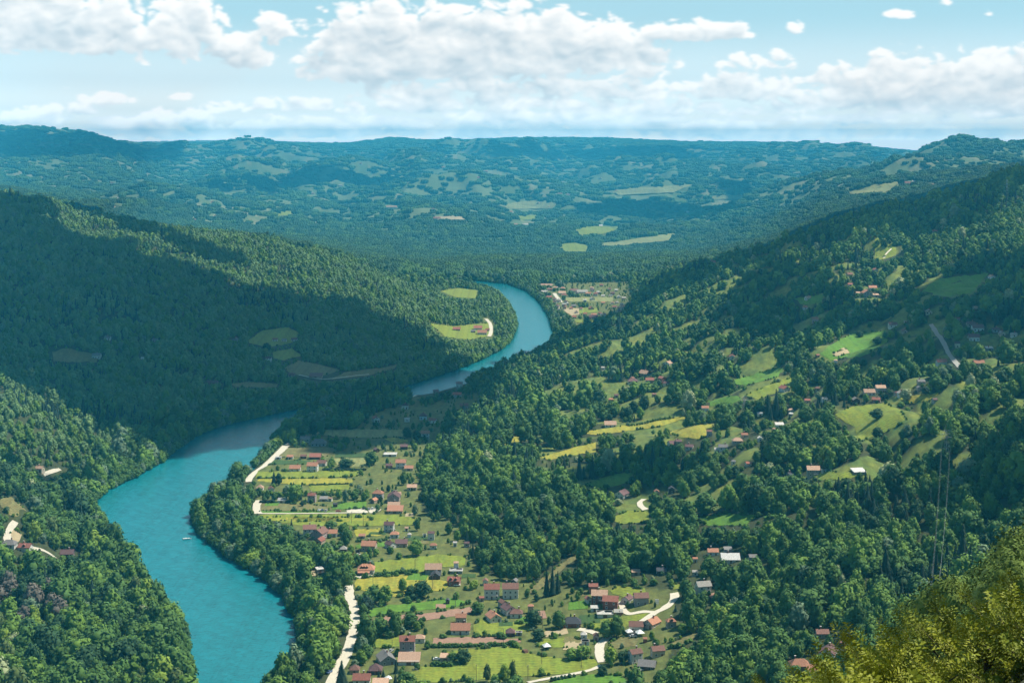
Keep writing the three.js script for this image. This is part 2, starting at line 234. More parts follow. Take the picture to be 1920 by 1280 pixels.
// the ground of the valley floor, gardens and lanes (photo outline), where trees stand apart
const valleyFloor = [[500, 838], [560, 800], [640, 760], [760, 745], [900, 735], [890, 775], [835, 805], [800, 860], [790, 900], [790, 960], [860, 980], [880, 1040], [900, 1075], [1000, 1092], [1100, 1104], [1150, 1096], [1215, 1102], [1275, 1108], [1262, 1150], [1285, 1180], [1258, 1215], [1240, 1300], [640, 1320], [655, 1200], [668, 1120], [650, 1060], [570, 1000], [492, 965], [474, 905]];
const farFloor = [[820, 538], [900, 540], [925, 600], [925, 640], [830, 640], [800, 605]], farVillage = [[1008, 532], [1180, 528], [1190, 575], [1120, 612], [1060, 606]];
{
  const ds = []; for (let d = 5; d < 620; d *= 1.055) ds.push(d); for (let d = 620; d < 3300; d *= 1.0055) ds.push(d); for (let d = 3300; d < 23500; d *= 1.0078) ds.push(d); ds.push(23800);
  const us = []; for (let u = -600; u < -40; u += 16) us.push(u); for (let u = -40; u < 1960; u += 4) us.push(u); for (let u = 1960; u <= 2600; u += 16) us.push(u);
  const nr = ds.length, nc = us.length, pos = new Float32Array(nr * nc * 3), uv = new Float32Array(nr * nc * 2), col = new Float32Array(nr * nc * 3), idx = [];
  for (let r = 0; r < nr; r++) for (let c = 0; c < nc; c++) {
    const i = r * nc + c, [x, z] = toWorld(us[c], ds[r]), y = height(x, z); pos.set([x, y, z], i * 3); uv.set([x / 46, z / 46], i * 2);
    const d = ds[r], [pu, pv] = inPhoto({ x, y, z }); let g;
    if (d > 3150) {
      // far country: a patchwork of meadow, ploughland and pasture under the woods
      const cx = Math.floor(x / 150 + 0.9 * noise2(x / 220, z / 220)), cz = Math.floor(z / 230 + 0.9 * noise2(x / 200 + 8, z / 200)), k = Math.abs(Math.sin(cx * 127.1 + cz * 311.7) * 43758.5) % 1;
      g = d < 6000 + 900 * noise2(x / 700, z / 700) ? [.05, .085, .03] : k < 0.45 ? [.16, .23, .10] : k < 0.75 ? [.21, .28, .14] : k < 0.9 ? [.29, .31, .19] : [.12, .19, .07];
    } else if (inside(valleyFloor, pu, pv) || inside(farFloor, pu, pv) || inside(farVillage, pu, pv)) {
      const n = fbm(x / 26, z / 26, 3); g = [.155 + n * .05, .19 + n * .03, .05 + n * .01];
    } else { const n = fbm(x / 30, z / 30, 3); g = [.055 + n * .03, .075 + n * .03, .022 + n * .008]; const q = pasture(x, z, pu, pv); if (q > 0) g = [lerp(g[0], .17 + n * .1, q), lerp(g[1], .235 + n * .06, q), lerp(g[2], .05, q)]; }
    if (riverDistance(x, z) < 1) g = [.09, .10, .06];
    col.set(g, i * 3);
  }
  for (let r = 0; r < nr - 1; r++) for (let c = 0; c < nc - 1; c++) { const a = r * nc + c, b = a + 1, e = a + nc, f = e + 1; idx.push(a, b, e, b, f, e); }
  const g = new THREE.BufferGeometry(); g.setAttribute('position', new THREE.BufferAttribute(pos, 3)); g.setAttribute('uv', new THREE.BufferAttribute(uv, 2)); g.setAttribute('color', new THREE.BufferAttribute(col, 3)); g.setIndex(idx); g.computeVertexNormals();
  tag(mesh('terrain', g, matte(0xffffff, { vertexColors: true, map: grassNoise })), 'rolling grass and forest floor of the river valley and far hills', null, null, 'structure');
}

// ───────────── the river ─────────────
{
  const shape = riverLine.map(([x, z]) => new THREE.Vector2(x, z)), tri = THREE.ShapeUtils.triangulateShape(shape, []), pos = [], uv = [];
  for (const t of tri) for (const k of ((shape[t[1]].x - shape[t[0]].x) * (shape[t[2]].y - shape[t[0]].y) - (shape[t[1]].y - shape[t[0]].y) * (shape[t[2]].x - shape[t[0]].x) > 0 ? [t[0], t[2], t[1]] : t)) { pos.push(shape[k].x, 0, shape[k].y); uv.push(shape[k].x / 60, shape[k].y / 60); }
  const g = new THREE.BufferGeometry(); g.setAttribute('position', new THREE.Float32BufferAttribute(pos, 3)); g.setAttribute('uv', new THREE.Float32BufferAttribute(uv, 2));
  g.setAttribute('normal', new THREE.Float32BufferAttribute(pos.map((_, i) => i % 3 === 1 ? 1 : 0), 3));
  const ripple = noiseTexture(1024, (x, y) => { const n = 0.5 + 0.30 * tile(x, y * 2, 18, 4) + 0.16 * tile(x + .2, y, 60, 2); return [n, n, n]; }, false);
  const tone = noiseTexture(512, (x, y) => { const n = 0.80 + 0.10 * tile(x, y, 2.5, 4) + 0.10 * tile(x, y * 3, 9, 4); return [n * .9, n, n]; });
  const water = new THREE.MeshPhysicalMaterial({ color: rgb(.015, .28, .34), roughness: 0.07, ior: 1.33, map: tone, bumpMap: ripple, bumpScale: .3 });
  tag(mesh('river', g, water), 'wide turquoise river winding through the valley', null, null, 'structure');
}

// sheets of ground (fields, lanes, yards) laid over the land
const lift = (d) => 0.16 + 0.35 * (d / 2600) ** 2;
function drape(world, lifted = 0, uvScale = 30) {              // world: [x, z] outline
  const shape = world.map(([x, z]) => new THREE.Vector2(x, z)); if (THREE.ShapeUtils.isClockWise(shape)) shape.reverse();
  let tris = THREE.ShapeUtils.triangulateShape(shape, []).map((t) => t.map((k) => [shape[k].x, shape[k].y]));
  const far = -world[0][1], most = far < 3000 ? Math.max(5, far / 220) : far / 130;
  for (let pass = 0; pass < 18; pass++) {
    const next = []; let cut = false;
    for (const [a, b, c] of tris) {
      const l = [Math.hypot(b[0] - a[0], b[1] - a[1]), Math.hypot(c[0] - b[0], c[1] - b[1]), Math.hypot(a[0] - c[0], a[1] - c[1])], k = l.indexOf(Math.max(...l));
      if (l[k] < most) { next.push([a, b, c]); continue; }
      cut = true; const [p, q, r] = k === 0 ? [a, b, c] : k === 1 ? [b, c, a] : [c, a, b], m = [(p[0] + q[0]) / 2, (p[1] + q[1]) / 2];
      next.push([p, m, r], [m, q, r]);
    }
    tris = next; if (!cut) break;
  }
  const pos = [], uv = [], nor = [];
  for (const t of tris) { const w = t[1], e = (w[0] - t[0][0]) * (t[2][1] - t[0][1]) - (w[1] - t[0][1]) * (t[2][0] - t[0][0]), o = e > 0 ? [t[0], t[2], t[1]] : t; for (const [x, z] of o) { const q = 3; pos.push(x, height(x, z) + lift(-z) + lifted, z); uv.push(x / uvScale, z / uvScale); const n = new THREE.Vector3(height(x - q, z) - height(x + q, z), 2 * q, height(x, z - q) - height(x, z + q)).normalize(); nor.push(n.x, n.y, n.z); } }
  const g = new THREE.BufferGeometry(); g.setAttribute('position', new THREE.Float32BufferAttribute(pos, 3)); g.setAttribute('uv', new THREE.Float32BufferAttribute(uv, 2)); g.setAttribute('normal', new THREE.Float32BufferAttribute(nor, 3));
  return g;
}

// ───────────── fields, meadows, yards ─────────────
const streaks = noiseTexture(512, (x, y) => { const n = 0.78 + 0.26 * tile(x * 1, y * 8, 2.5, 4) + 0.16 * tile(x, y, 9, 5) + .06 * Math.sin(y * 2 * Math.PI * 12), k = 0.10 * tile(x + .4, y, 2.5, 3); return [n + k, n, n * 0.86 - k * .4]; });
const furrows = noiseTexture(256, (x, y) => { const n = 0.82 + 0.10 * tile(x, y, 12, 4) + 0.05 * Math.sin(y * 2 * Math.PI * 16); return [n, n, n]; });
const gravel = noiseTexture(256, (x, y) => { const n = 0.88 + 0.10 * tile(x, y, 10, 4); return [n, n, n * 0.98]; });
const fieldLook = {
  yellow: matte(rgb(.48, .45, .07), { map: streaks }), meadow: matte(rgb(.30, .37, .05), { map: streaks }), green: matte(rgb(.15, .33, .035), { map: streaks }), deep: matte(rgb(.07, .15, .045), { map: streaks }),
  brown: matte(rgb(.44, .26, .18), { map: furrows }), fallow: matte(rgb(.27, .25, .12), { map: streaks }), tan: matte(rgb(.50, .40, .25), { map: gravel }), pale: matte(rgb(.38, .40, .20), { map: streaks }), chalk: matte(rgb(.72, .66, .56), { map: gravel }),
};
const clearings = [];                                          // photo outlines in which no tree stands in the way
const bounds = (p) => [Math.min(...p.map((a) => a[0])), Math.max(...p.map((a) => a[0])), Math.min(...p.map((a) => a[1])), Math.max(...p.map((a) => a[1]))];
function field(look, label, outline, name = 'field', extra = 0) {
  clearings.push({ outline, box: bounds(outline) });
  const fine = [];                                             // uneven edges
  outline.forEach((a, i) => { const b = outline[(i + 1) % outline.length], n = Math.max(1, Math.round(Math.hypot(b[0] - a[0], b[1] - a[1]) / 9)); for (let k = 0; k < n; k++) fine.push([lerp(a[0], b[0], k / n), lerp(a[1], b[1], k / n)]); });
  const world = fine.map(([u, v]) => { const p = sight(u, v, v < 480 ? 3000 : 640); return [p.x + noise2(p.x / 9, p.z / 9) * (v > 1140 ? .8 : 2), p.z + noise2(p.x / 9 + 50, p.z / 9) * (v > 1140 ? .8 : 2.5)]; });
  tag(mesh(name, drape(world, extra), fieldLook[look]), label, null, null, 'structure');
}
const P = (s) => s.split(' ').map((p) => p.split(',').map(Number));
[
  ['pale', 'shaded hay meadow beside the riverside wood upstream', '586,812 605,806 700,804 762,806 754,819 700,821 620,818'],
  ['yellow', 'small sunlit yellow plot between dark trees', '718,821 755,822 768,828 736,831'],
  ['fallow', 'dull fallow field below the dark-roofed villa', '537,839 628,839 626,849 608,857 518,856 522,850'],
  ['deep', 'strip of dark green crop below the sheds', '508,863 582,863 580,870 502,871'],
  ['deep', 'band of dark green crop beside the fallow field', '626,850 688,850 690,857 626,858'],
  ['pale', 'pale green strip field beyond the round tree', '628,860 684,859 686,875 632,876'],
  ['meadow', 'broad sunny meadow in front of the white farmhouse', '480,884 672,883 668,893 600,896 540,897 480,896'],
  ['yellow', 'mown yellow strip across the sunny meadow', '484,897 640,897 662,899 658,906 600,909 545,908 482,902'],
  ['meadow', 'garden strip with rows of young vines', '578,911 660,907 655,918 585,921'],
  ['fallow', 'brownish ploughed garden below the red-roofed tower house', '488,944 575,945 612,949 618,956 560,958 490,957'],
  ['green', 'green strip above the white farm lane', '486,958 560,959 612,958 640,961 486,962'],
  ['green', 'bright green lawn beside the parked cars', '618,949 645,942 686,940 690,950 664,955 622,955'],
  ['meadow', 'long meadow with yellow streaks below the white lane', '486,965 700,964 745,966 790,974 775,984 700,986 560,985 505,976'],
  ['yellow', 'yellow strip running through the long meadow', '500,969 690,970 700,976 560,978 512,975'],
  ['yellow', 'fenced dry grass plot between the village houses', '662,992 715,991 716,1004 668,1006'],
  ['green', 'green garden plot behind the purple-roofed houses', '690,1016 726,1016 728,1024 700,1026 668,1028 664,1022'],
  ['meadow', 'sloping orchard meadow behind the big barn', '702,1054 760,1046 830,1039 872,1044 874,1060 838,1064 795,1066 792,1072 702,1073'],
  ['yellow', 'wide yellow hay field below the hedge', '667,1084 715,1082 770,1077 800,1080 845,1092 835,1106 790,1112 745,1119 720,1120 700,1112 668,1104'],
  ['green', 'curving strip of fresh green wheat', '688,1148 700,1139 760,1131 850,1121 884,1130 850,1139 750,1148 692,1157'],
  ['brown', 'narrow ploughed reddish strip above the gardens', '692,1164 720,1156 800,1150 868,1140 902,1133 906,1143 890,1150 800,1163 705,1170'],
  ['meadow', 'village green between the orange-roofed farm and the cottages', '886,1172 905,1160 985,1170 1000,1180 962,1190 890,1194'],
  ['brown', 'ploughed reddish field with a maize row in front', '812,1196 925,1193 940,1197 975,1198 978,1204 960,1208 808,1210'],
  ['meadow', 'large open meadow at the near end of the village', '832,1222 900,1216 965,1212 1000,1226 1060,1236 1112,1234 1122,1246 1104,1260 960,1270 780,1282 758,1268 790,1250 840,1248'],
  ['green', 'bright green crop field along the lower road', '1020,1290 1050,1270 1110,1264 1165,1266 1185,1290'],
  ['meadow', 'small mown lawn above the tall red-roofed house', '688,1197 746,1195 748,1213 700,1215'],
  ['tan', 'bare sandy building plot beside the slate-roofed house', '1008,1186 1062,1178 1066,1188 1012,1196'],
  ['meadow', 'grass bank below the bare building plot', '1000,1199 1075,1194 1090,1200 1084,1214 1030,1214 1010,1212'],
  ['meadow', 'sloping meadow below the village crossroads', '1100,1176 1122,1163 1215,1149 1224,1152 1185,1168 1172,1178 1128,1182'],
  ['fallow', 'small fenced garden beside the village road', '1142,1205 1168,1194 1200,1194 1190,1212 1150,1216'],
  ['fallow', 'rough sloping pasture at the wood edge', '1258,1204 1300,1188 1312,1190 1280,1212 1252,1216'],
  ['meadow', 'grass terrace above the brick house', '1144,1108 1160,1098 1206,1104 1212,1114 1180,1120 1150,1116'],
  ['meadow', 'small clearing beside the pale house', '1256,1096 1286,1092 1294,1100 1262,1106'],
  ['fallow', 'bare earth track cut climbing through the wood', '988,1113 1002,1096 1060,1051 1084,1037 1082,1046 1042,1080 1008,1111'],
  ['yellow', 'long yellow hay meadow on the hillside', '1078,811 1160,800 1285,780 1287,785 1240,799 1170,809 1120,815'],
  ['yellow', 'yellow meadow with young fruit trees', '1246,811 1310,797 1338,795 1337,810 1310,825 1280,819'],
  ['yellow', 'sloping yellow pasture on the wooded spur', '1012,857 1080,838 1120,828 1118,848 1090,851 1030,863'],
  ['yellow', 'little yellow clearing among hillside trees', '938,838 962,820 990,816 988,826 960,832'],
  ['meadow', 'terraced meadow below the twin peach-roofed houses', '1565,776 1600,762 1660,756 1690,770 1702,788 1680,800 1650,816 1612,829 1602,802'],
  ['yellow', 'small hilltop meadow beside the flowering tree', '1688,746 1765,735 1745,752 1705,756'],
  ['green', 'narrow hillside meadow between hedges', '1355,719 1430,697 1472,688 1462,705 1400,723'],
  ['meadow', 'steep meadow below the red-roofed cottage', '1392,744 1445,720 1485,708 1482,728 1420,749'],
  ['green', 'sloping field under the wood edge', '1326,752 1370,742 1392,746 1370,760 1330,762'],
  ['green', 'bright green hill pasture with scattered bushes', '1536,664 1560,645 1600,625 1660,620 1666,640 1620,668 1560,674'],
  ['tan', 'bare eroded patch on the hill pasture', '1560,664 1588,653 1592,662 1570,670', 'field', .25],
  ['green', 'shaded upper pasture near the ridge', '1730,546 1760,523 1855,512 1822,550 1770,557'],
  ['meadow', 'small lit meadow high on the right slope', '1640,481 1646,467 1690,463 1688,478 1655,487'],
  ['green', 'small shaded meadow on the wooded slope', '1490,559 1545,552 1540,568 1500,571'],
  ['meadow', 'meadow beside the bend of the hill lane', '1140,973 1175,959 1225,958 1210,980 1160,983'],
  ['green', 'long glade in the wood below the hill lane', '1300,972 1360,963 1420,966 1400,985 1330,986'],
  ['green', 'narrow glade in the middle of the wood', '1430,967 1475,955 1470,966 1436,974'],
  ['green', 'sloping field with one dark tree', '1095,909 1150,890 1190,885 1180,905 1130,916'],
  ['meadow', 'garden plot beside the lone hillside house', '1500,895 1560,883 1605,889 1600,898 1520,902'],
  ['fallow', 'grassy knoll above the left bank farm', '0,934 20,931 46,955 26,970 0,952'],
  ['tan', 'bare earth yard beside the left bank lane', '16,1000 30,992 40,1005 30,1020 18,1020'],
  ['meadow', 'pasture around the hill hamlet', '462,642 490,620 540,613 560,625 548,643 500,652'],
  ['meadow', 'pasture below the hill hamlet', '508,660 548,653 566,668 530,676 512,672'],
  ['fallow', 'pasture beside the far bank lane', '560,676 600,684 640,694 600,706 545,702 534,690'],
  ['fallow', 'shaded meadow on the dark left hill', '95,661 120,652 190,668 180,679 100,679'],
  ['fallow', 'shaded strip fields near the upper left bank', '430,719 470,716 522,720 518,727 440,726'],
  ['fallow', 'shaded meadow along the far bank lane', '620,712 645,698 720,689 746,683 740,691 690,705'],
  ['meadow', 'sunny farm fields inside the far river bend', '805,606 850,612 920,605 926,628 880,637 835,632'],
  ['meadow', 'pale meadows behind the wooded spur', '825,546 860,540 897,545 890,560 850,557'],
  ['tan', 'dry field at the edge of the far village', '1053,578 1085,578 1086,590 1070,592'],
  ['meadow', 'green field beside the far village', '1086,577 1120,578 1120,585 1087,588'],
  ['pale', 'pale plots between the far village houses', '1060,558 1150,557 1150,566 1062,566'],
  ['meadow', 'field below the far village roofs', '1076,599 1116,598 1112,605 1080,605'],
  ['pale', 'distant pale field on the plateau', '930,385 1000,377 1046,380 1040,392 960,393'],
  ['pale', 'distant broad field on the right of the plateau', '1148,359 1200,352 1300,347 1262,362 1160,367'],
  ['meadow', 'distant meadow above the wooded gorge', '1040,460 1075,455 1110,462 1100,475 1060,474'],
  ['pale', 'distant long field beside the meadow above the gorge', '1105,459 1180,450 1270,436 1256,451 1150,463'],
  ['meadow', 'distant field below the plateau village', '1075,433 1100,425 1165,425 1140,439 1090,441'],
  ['pale', 'distant hilltop field below the white farm', '1585,361 1640,346 1695,340 1672,358 1590,366'],
  ['meadow', 'distant round field on the wooded hill', '968,406 1006,404 1003,413 972,413'],
  ['tan', 'distant bare field on the wooded hill crest', '806,407 880,405 872,412 815,413'],
  ['meadow', 'distant clearing on the blue hillside', '512,399 546,396 545,405 520,406'],
  ['pale', 'distant strip field near the wooded knoll', '1330,367 1396,366 1390,374 1340,375'],
].forEach(([look, label, outline, name, extra]) => field(look, label, P(outline), name, extra));

// ───────────── roads and lanes ─────────────
const lanes = [];                                              // photo lines that trees keep clear of
function road(look, label, line, width, name = 'road') {
  const px = P(line), fine = []; px.forEach((a, i) => { if (i === px.length - 1) { fine.push(a); return; } const b = px[i + 1]; for (let k = 0; k < 6; k++) fine.push([lerp(a[0], b[0], k / 6), lerp(a[1], b[1], k / 6)]); });
  lanes.push({ line: fine, box: bounds(fine) });
  let p = fine.map(([u, v]) => sight(u, v)); for (let s = 0; s < 3; s++) p = p.map((a, i) => (i && i < p.length - 1) ? new THREE.Vector3((p[i - 1].x + 2 * a.x + p[i + 1].x) / 4, 0, (p[i - 1].z + 2 * a.z + p[i + 1].z) / 4) : a);
  const L = [], R = []; p.forEach((a, i) => { const q = p[Math.max(0, i - 1)], r = p[Math.min(p.length - 1, i + 1)], dx = r.x - q.x, dz = r.z - q.z, l = Math.hypot(dx, dz) || 1, w = width / 2 * (1 + 0.16 * noise2(a.x / 12, a.z / 12)); L.push([a.x - dz / l * w, a.z + dx / l * w]); R.push([a.x + dz / l * w, a.z - dx / l * w]); });
  const pos = [], uv = [], nor = [], steps = 4;
  for (let i = 0; i < L.length - 1; i++) for (let k = 0; k < steps; k++) {
    const at = (A, B, t, s) => { const x0 = lerp(A[0], B[0], t), z0 = lerp(A[1], B[1], t); return [x0, z0]; };
    const a = at(L[i], R[i], k / steps), b = at(L[i], R[i], (k + 1) / steps), c = at(L[i + 1], R[i + 1], k / steps), e = at(L[i + 1], R[i + 1], (k + 1) / steps);
    for (const t of [[a, b, c], [b, e, c]]) { const cr = (t[1][0] - t[0][0]) * (t[2][1] - t[0][1]) - (t[1][1] - t[0][1]) * (t[2][0] - t[0][0]); for (const [x, z] of cr > 0 ? [t[0], t[2], t[1]] : t) { pos.push(x, height(x, z) + lift(-z) + 0.12, z); uv.push(x / 8, z / 8); nor.push(0, 1, 0); } }
  }
  const g = new THREE.BufferGeometry(); g.setAttribute('position', new THREE.Float32BufferAttribute(pos, 3)); g.setAttribute('uv', new THREE.Float32BufferAttribute(uv, 2)); g.setAttribute('normal', new THREE.Float32BufferAttribute(nor, 3));
  tag(mesh(name, g, look === 'asphalt' ? asphalt : fieldLook[look]), label, null, null, 'structure');
}
const asphalt = matte(rgb(.40, .39, .37), { map: gravel });
road('chalk', 'white gravel riverside road beside the upstream fields', '536,836 524,848 508,862 492,875 478,884 468,895 463,904', 7);
road('chalk', 'white gravel riverside road at the lane junction', '486,938 481,946 480,955 484,963', 6);
road('chalk', 'thin white farm lane crossing the long meadow', '484,963 560,963 640,962 690,961', 2.6, 'lane');
road('chalk', 'white gravel riverside road past the lower gardens', '652,1092 654,1118 663,1134 667,1150 663,1168 664,1184 657,1202 650,1226 638,1248 624,1274 614,1300', 6.5);
road('chalk', 'white village road curving up through the hamlet', '1264,1112 1266,1120 1258,1132 1244,1142 1230,1148 1212,1160 1196,1172 1180,1186', 5.2);
road('chalk', 'white village road bending below the big trees', '1146,1190 1134,1200 1124,1210 1124,1226 1129,1242', 5.2);
road('chalk', 'pale lane leading along the near meadow', '1128,1248 1110,1256 1085,1262 1040,1270 990,1280', 3, 'lane');
road('chalk', 'white side lane in front of the brick house', '1230,1148 1205,1147 1180,1152 1170,1146 1163,1128', 3.6, 'lane');
road('chalk', 'pale driveway of the slate-roofed house', '1084,1180 1100,1182 1118,1188', 5, 'lane');
road('chalk', 'bend of white hill lane among the trees', '1208,936 1199,942 1201,949 1211,956', 4.5, 'lane');
road('asphalt', 'grey lane climbing between the hillside houses', '1746,608 1758,626 1772,646 1780,664 1792,679 1803,690', 4, 'lane');
road('chalk', 'white lane above the left bank farm', '28,978 20,988 13,1000 12,1014 22,1022', 4.5, 'lane');
road('chalk', 'pale track to the ruined maroon house', '60,1028 78,1031 92,1038 104,1047', 3.6, 'lane');
road('chalk', 'short white track beside the left spur cottage', '80,890 96,884 112,880', 3, 'lane');
road('chalk', 'white road through the far bend farm', '911,598 919,606 921,616 920,626 917,631', 6);
road('chalk', 'white road through the far village', '1039,550 1044,557 1048,561 1052,567', 7);
road('chalk', 'pale lane along the shaded far bank', '560,703 602,712 640,708 668,704 692,702', 3, 'lane');
road('chalk', 'shaded lane through the upstream hamlet', '770,745 800,737 818,733 850,724 872,716', 3.2, 'lane');
road('chalk', 'light track on the high lit meadow', '1658,484 1663,475 1672,467', 3, 'lane');
field('chalk', 'white gravel car park beside the long meadow', P('650,957 660,954 684,954 692,959 690,962 652,962'), 'car_park', .1);
field('chalk', 'white yard in front of the clustered orange roofs', P('692,957 704,952 712,955 704,961 694,962'), 'yard', .1);
field('chalk', 'pale terrace beside the dormered house', P('664,1080 690,1078 702,1079 690,1083 664,1085'), 'yard', .1);

// ───────────── houses ─────────────
const tiles = noiseTexture(256, (x, y) => { const row = (y * 24) % 1, n = 0.84 + 0.13 * tile(x, y, 5, 4) + 0.07 * tile(x, y, 26, 2) - (row < 0.14 ? 0.10 : 0); return [n, n * 0.985, n * 0.97]; });
const plaster = noiseTexture(256, (x, y) => { const n = 0.90 + 0.10 * tile(x, y, 4, 5); return [n, n, n]; });
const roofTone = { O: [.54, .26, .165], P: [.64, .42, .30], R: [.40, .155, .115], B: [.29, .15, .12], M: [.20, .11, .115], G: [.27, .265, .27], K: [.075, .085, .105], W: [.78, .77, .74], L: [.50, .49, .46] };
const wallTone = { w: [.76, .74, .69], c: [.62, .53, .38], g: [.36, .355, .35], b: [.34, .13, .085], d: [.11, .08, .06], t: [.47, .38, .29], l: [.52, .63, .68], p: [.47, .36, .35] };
const roofName = { O: 'orange', P: 'peach', R: 'red', B: 'brown', M: 'maroon', G: 'grey', K: 'dark slate', W: 'white', L: 'pale grey' };
const wallName = { w: 'white', c: 'cream', g: 'grey', b: 'brick', d: 'dark wooden', t: 'tan', l: 'pale blue', p: 'pinkish' };
const roofLook = {}, wallLook = {};
for (const k in roofTone) roofLook[k] = [0.85, 1, 1.14].map((f) => matte(rgb(...roofTone[k].map((c) => Math.min(.85, c * f))), { map: tiles, roughness: .9 }));
for (const k in wallTone) wallLook[k] = matte(rgb(...wallTone[k]), { map: plaster });
const look = { glass: new THREE.MeshStandardMaterial({ color: rgb(.02, .025, .03), roughness: .12 }), frame: matte(rgb(.7, .69, .66)), timber: matte(rgb(.16, .09, .055)), brick: matte(rgb(.33, .13, .09)), metal: new THREE.MeshStandardMaterial({ color: rgb(.4, .4, .4), roughness: .5, metalness: .6 }), concrete: matte(rgb(.42, .41, .39)), white: matte(rgb(.8, .8, .78), { roughness: .6 }) };
function flatFaces(faces) {                                    // faces: outlines of 3-D points
  const pos = [], uv = [];
  for (const f of faces) for (let i = 1; i < f.length - 1; i++) for (const p of [f[0], f[i], f[i + 1]]) pos.push(...p);
  for (let i = 0; i < pos.length; i += 9) {
    const a = new THREE.Vector3().fromArray(pos, i), n = new THREE.Vector3().fromArray(pos, i + 3).sub(a).cross(new THREE.Vector3().fromArray(pos, i + 6).sub(a)).normalize();
    const t = Math.abs(n.y) > 0.98 ? new THREE.Vector3(1, 0, 0) : new THREE.Vector3(0, 1, 0).cross(n).normalize(), b = n.clone().cross(t);
    for (let k = 0; k < 3; k++) { const p = new THREE.Vector3().fromArray(pos, i + k * 3); uv.push(p.dot(t) / 6, p.dot(b) / 6); }
  }
  const g = new THREE.BufferGeometry(); g.setAttribute('position', new THREE.Float32BufferAttribute(pos, 3)); g.setAttribute('uv', new THREE.Float32BufferAttribute(uv, 2)); g.computeVertexNormals(); return g;
}
// roof over a w x e plan with eaves at height y: type g (ridge across), f (gable to the front), h (hipped), p (pyramid), s (one slope), o (flat)
function roofShape(type, w, e, y, rise, over) {
  const X = w / 2 + over, Z = e / 2 + over, drop = over * rise / (type === 'f' ? w / 2 : e / 2), y0 = y - (type === 'o' ? 0 : Math.min(drop, .5)), y1 = y + rise, t = 0.22;
  const A = [-X, y0, Z], B = [X, y0, Z], C = [X, y0, -Z], D = [-X, y0, -Z]; let top, rim;
  if (type === 'g') { const p = [-X, y1, 0], q = [X, y1, 0]; top = [[A, B, q, p], [C, D, p, q]]; rim = [A, B, q, C, D, p]; }
  else if (type === 'f') { const p = [0, y1, Z], q = [0, y1, -Z]; top = [[B, C, q, p], [D, A, p, q]]; rim = [A, p, B, C, q, D]; }
  else if (type === 'h') { const k = Math.min(X * 0.55, Z * 0.9), p = [-X + k, y1, 0], q = [X - k, y1, 0]; top = [[A, B, q, p], [C, D, p, q], [B, C, q], [D, A, p]]; rim = [A, B, C, D]; }
  else if (type === 'p') { const p = [0, y1, 0]; top = [[A, B, p], [B, C, p], [C, D, p], [D, A, p]]; rim = [A, B, C, D]; }
  else if (type === 's') { const c = [X, y1, -Z], d = [-X, y1, -Z]; top = [[A, B, c, d]]; rim = [A, B, c, d]; }
  else { top = [[A, B, C, D]]; rim = [A, B, C, D]; }
  const down = (p) => [p[0], p[1] - t, p[2]];
  return flatFaces([...top, ...top.map((f) => f.map(down).reverse()), ...rim.map((p, i) => { const q = rim[(i + 1) % rim.length]; return [down(p), down(q), q, p]; })]);
}
function wallShape(type, w, e, h, rise, sink = 1.8) {
  const x = w / 2, z = e / 2, b = -sink, f = [[[-x, b, z], [x, b, z], [x, h, z], [-x, h, z]], [[x, b, -z], [-x, b, -z], [-x, h, -z], [x, h, -z]], [[x, b, z], [x, b, -z], [x, h, -z], [x, h, z]], [[-x, b, -z], [-x, b, z], [-x, h, z], [-x, h, -z]], [[-x, h, z], [x, h, z], [x, h, -z], [-x, h, -z]]];
  const r = rise - 0.26;
  if (type === 'g') for (const s of [1, -1]) f.push(s > 0 ? [[x, h, z], [x, h, -z], [x, h + r, 0]] : [[-x, h, -z], [-x, h, z], [-x, h + r, 0]]);
  if (type === 'f') f.push([[-x, h, z], [x, h, z], [0, h + r, z]], [[x, h, -z], [-x, h, -z], [0, h + r, -z]]);
  if (type === 's') f.push([[x, h, z], [x, h, -z], [x, h + r, -z]], [[-x, h, -z], [-x, h, z], [-x, h + r, -z]], [[x, h, -z], [-x, h, -z], [-x, h + r, -z], [x, h + r, -z]]);
  return flatFaces(f);
}
const paneShape = new THREE.BoxGeometry(1.0, 1.25, 0.08), frameShape = mergeGeometries([[0, .7, 1.3, .13], [0, -.7, 1.3, .13], [-.585, 0, .13, 1.28], [.585, 0, .13, 1.28], [0, 0, .07, 1.26]].map(([x, y, w, h]) => new THREE.BoxGeometry(w, h, 0.14).translate(x, y, 0)));
const sillShape = new THREE.BoxGeometry(1.4, .1, .3), doorShape = new THREE.BoxGeometry(1.05, 2.1, .12), handleShape = new THREE.BoxGeometry(.06, .2, .12), chimneyShape = new THREE.BoxGeometry(.7, 1.9, .7), capShape = new THREE.BoxGeometry(.95, .16, .95);
const dormerWall = flatFaces([[[-.8, -.6, .9], [.8, -.6, .9], [.8, .6, .9], [0, 1.2, .9], [-.8, .6, .9]], [[.8, -.6, .9], [.8, -.6, -1.2], [.8, .6, -1.2], [.8, .6, .9]], [[-.8, -.6, -1.2], [-.8, -.6, .9], [-.8, .6, .9], [-.8, .6, -1.2]]]);
const dormerRoof = roofShape('f', 1.7, 2.4, .6, .62, .18);
const houseBoxes = [];                                         // photo boxes that trees keep clear of
const rnd = makeRandom(77);
const labels = new Map();
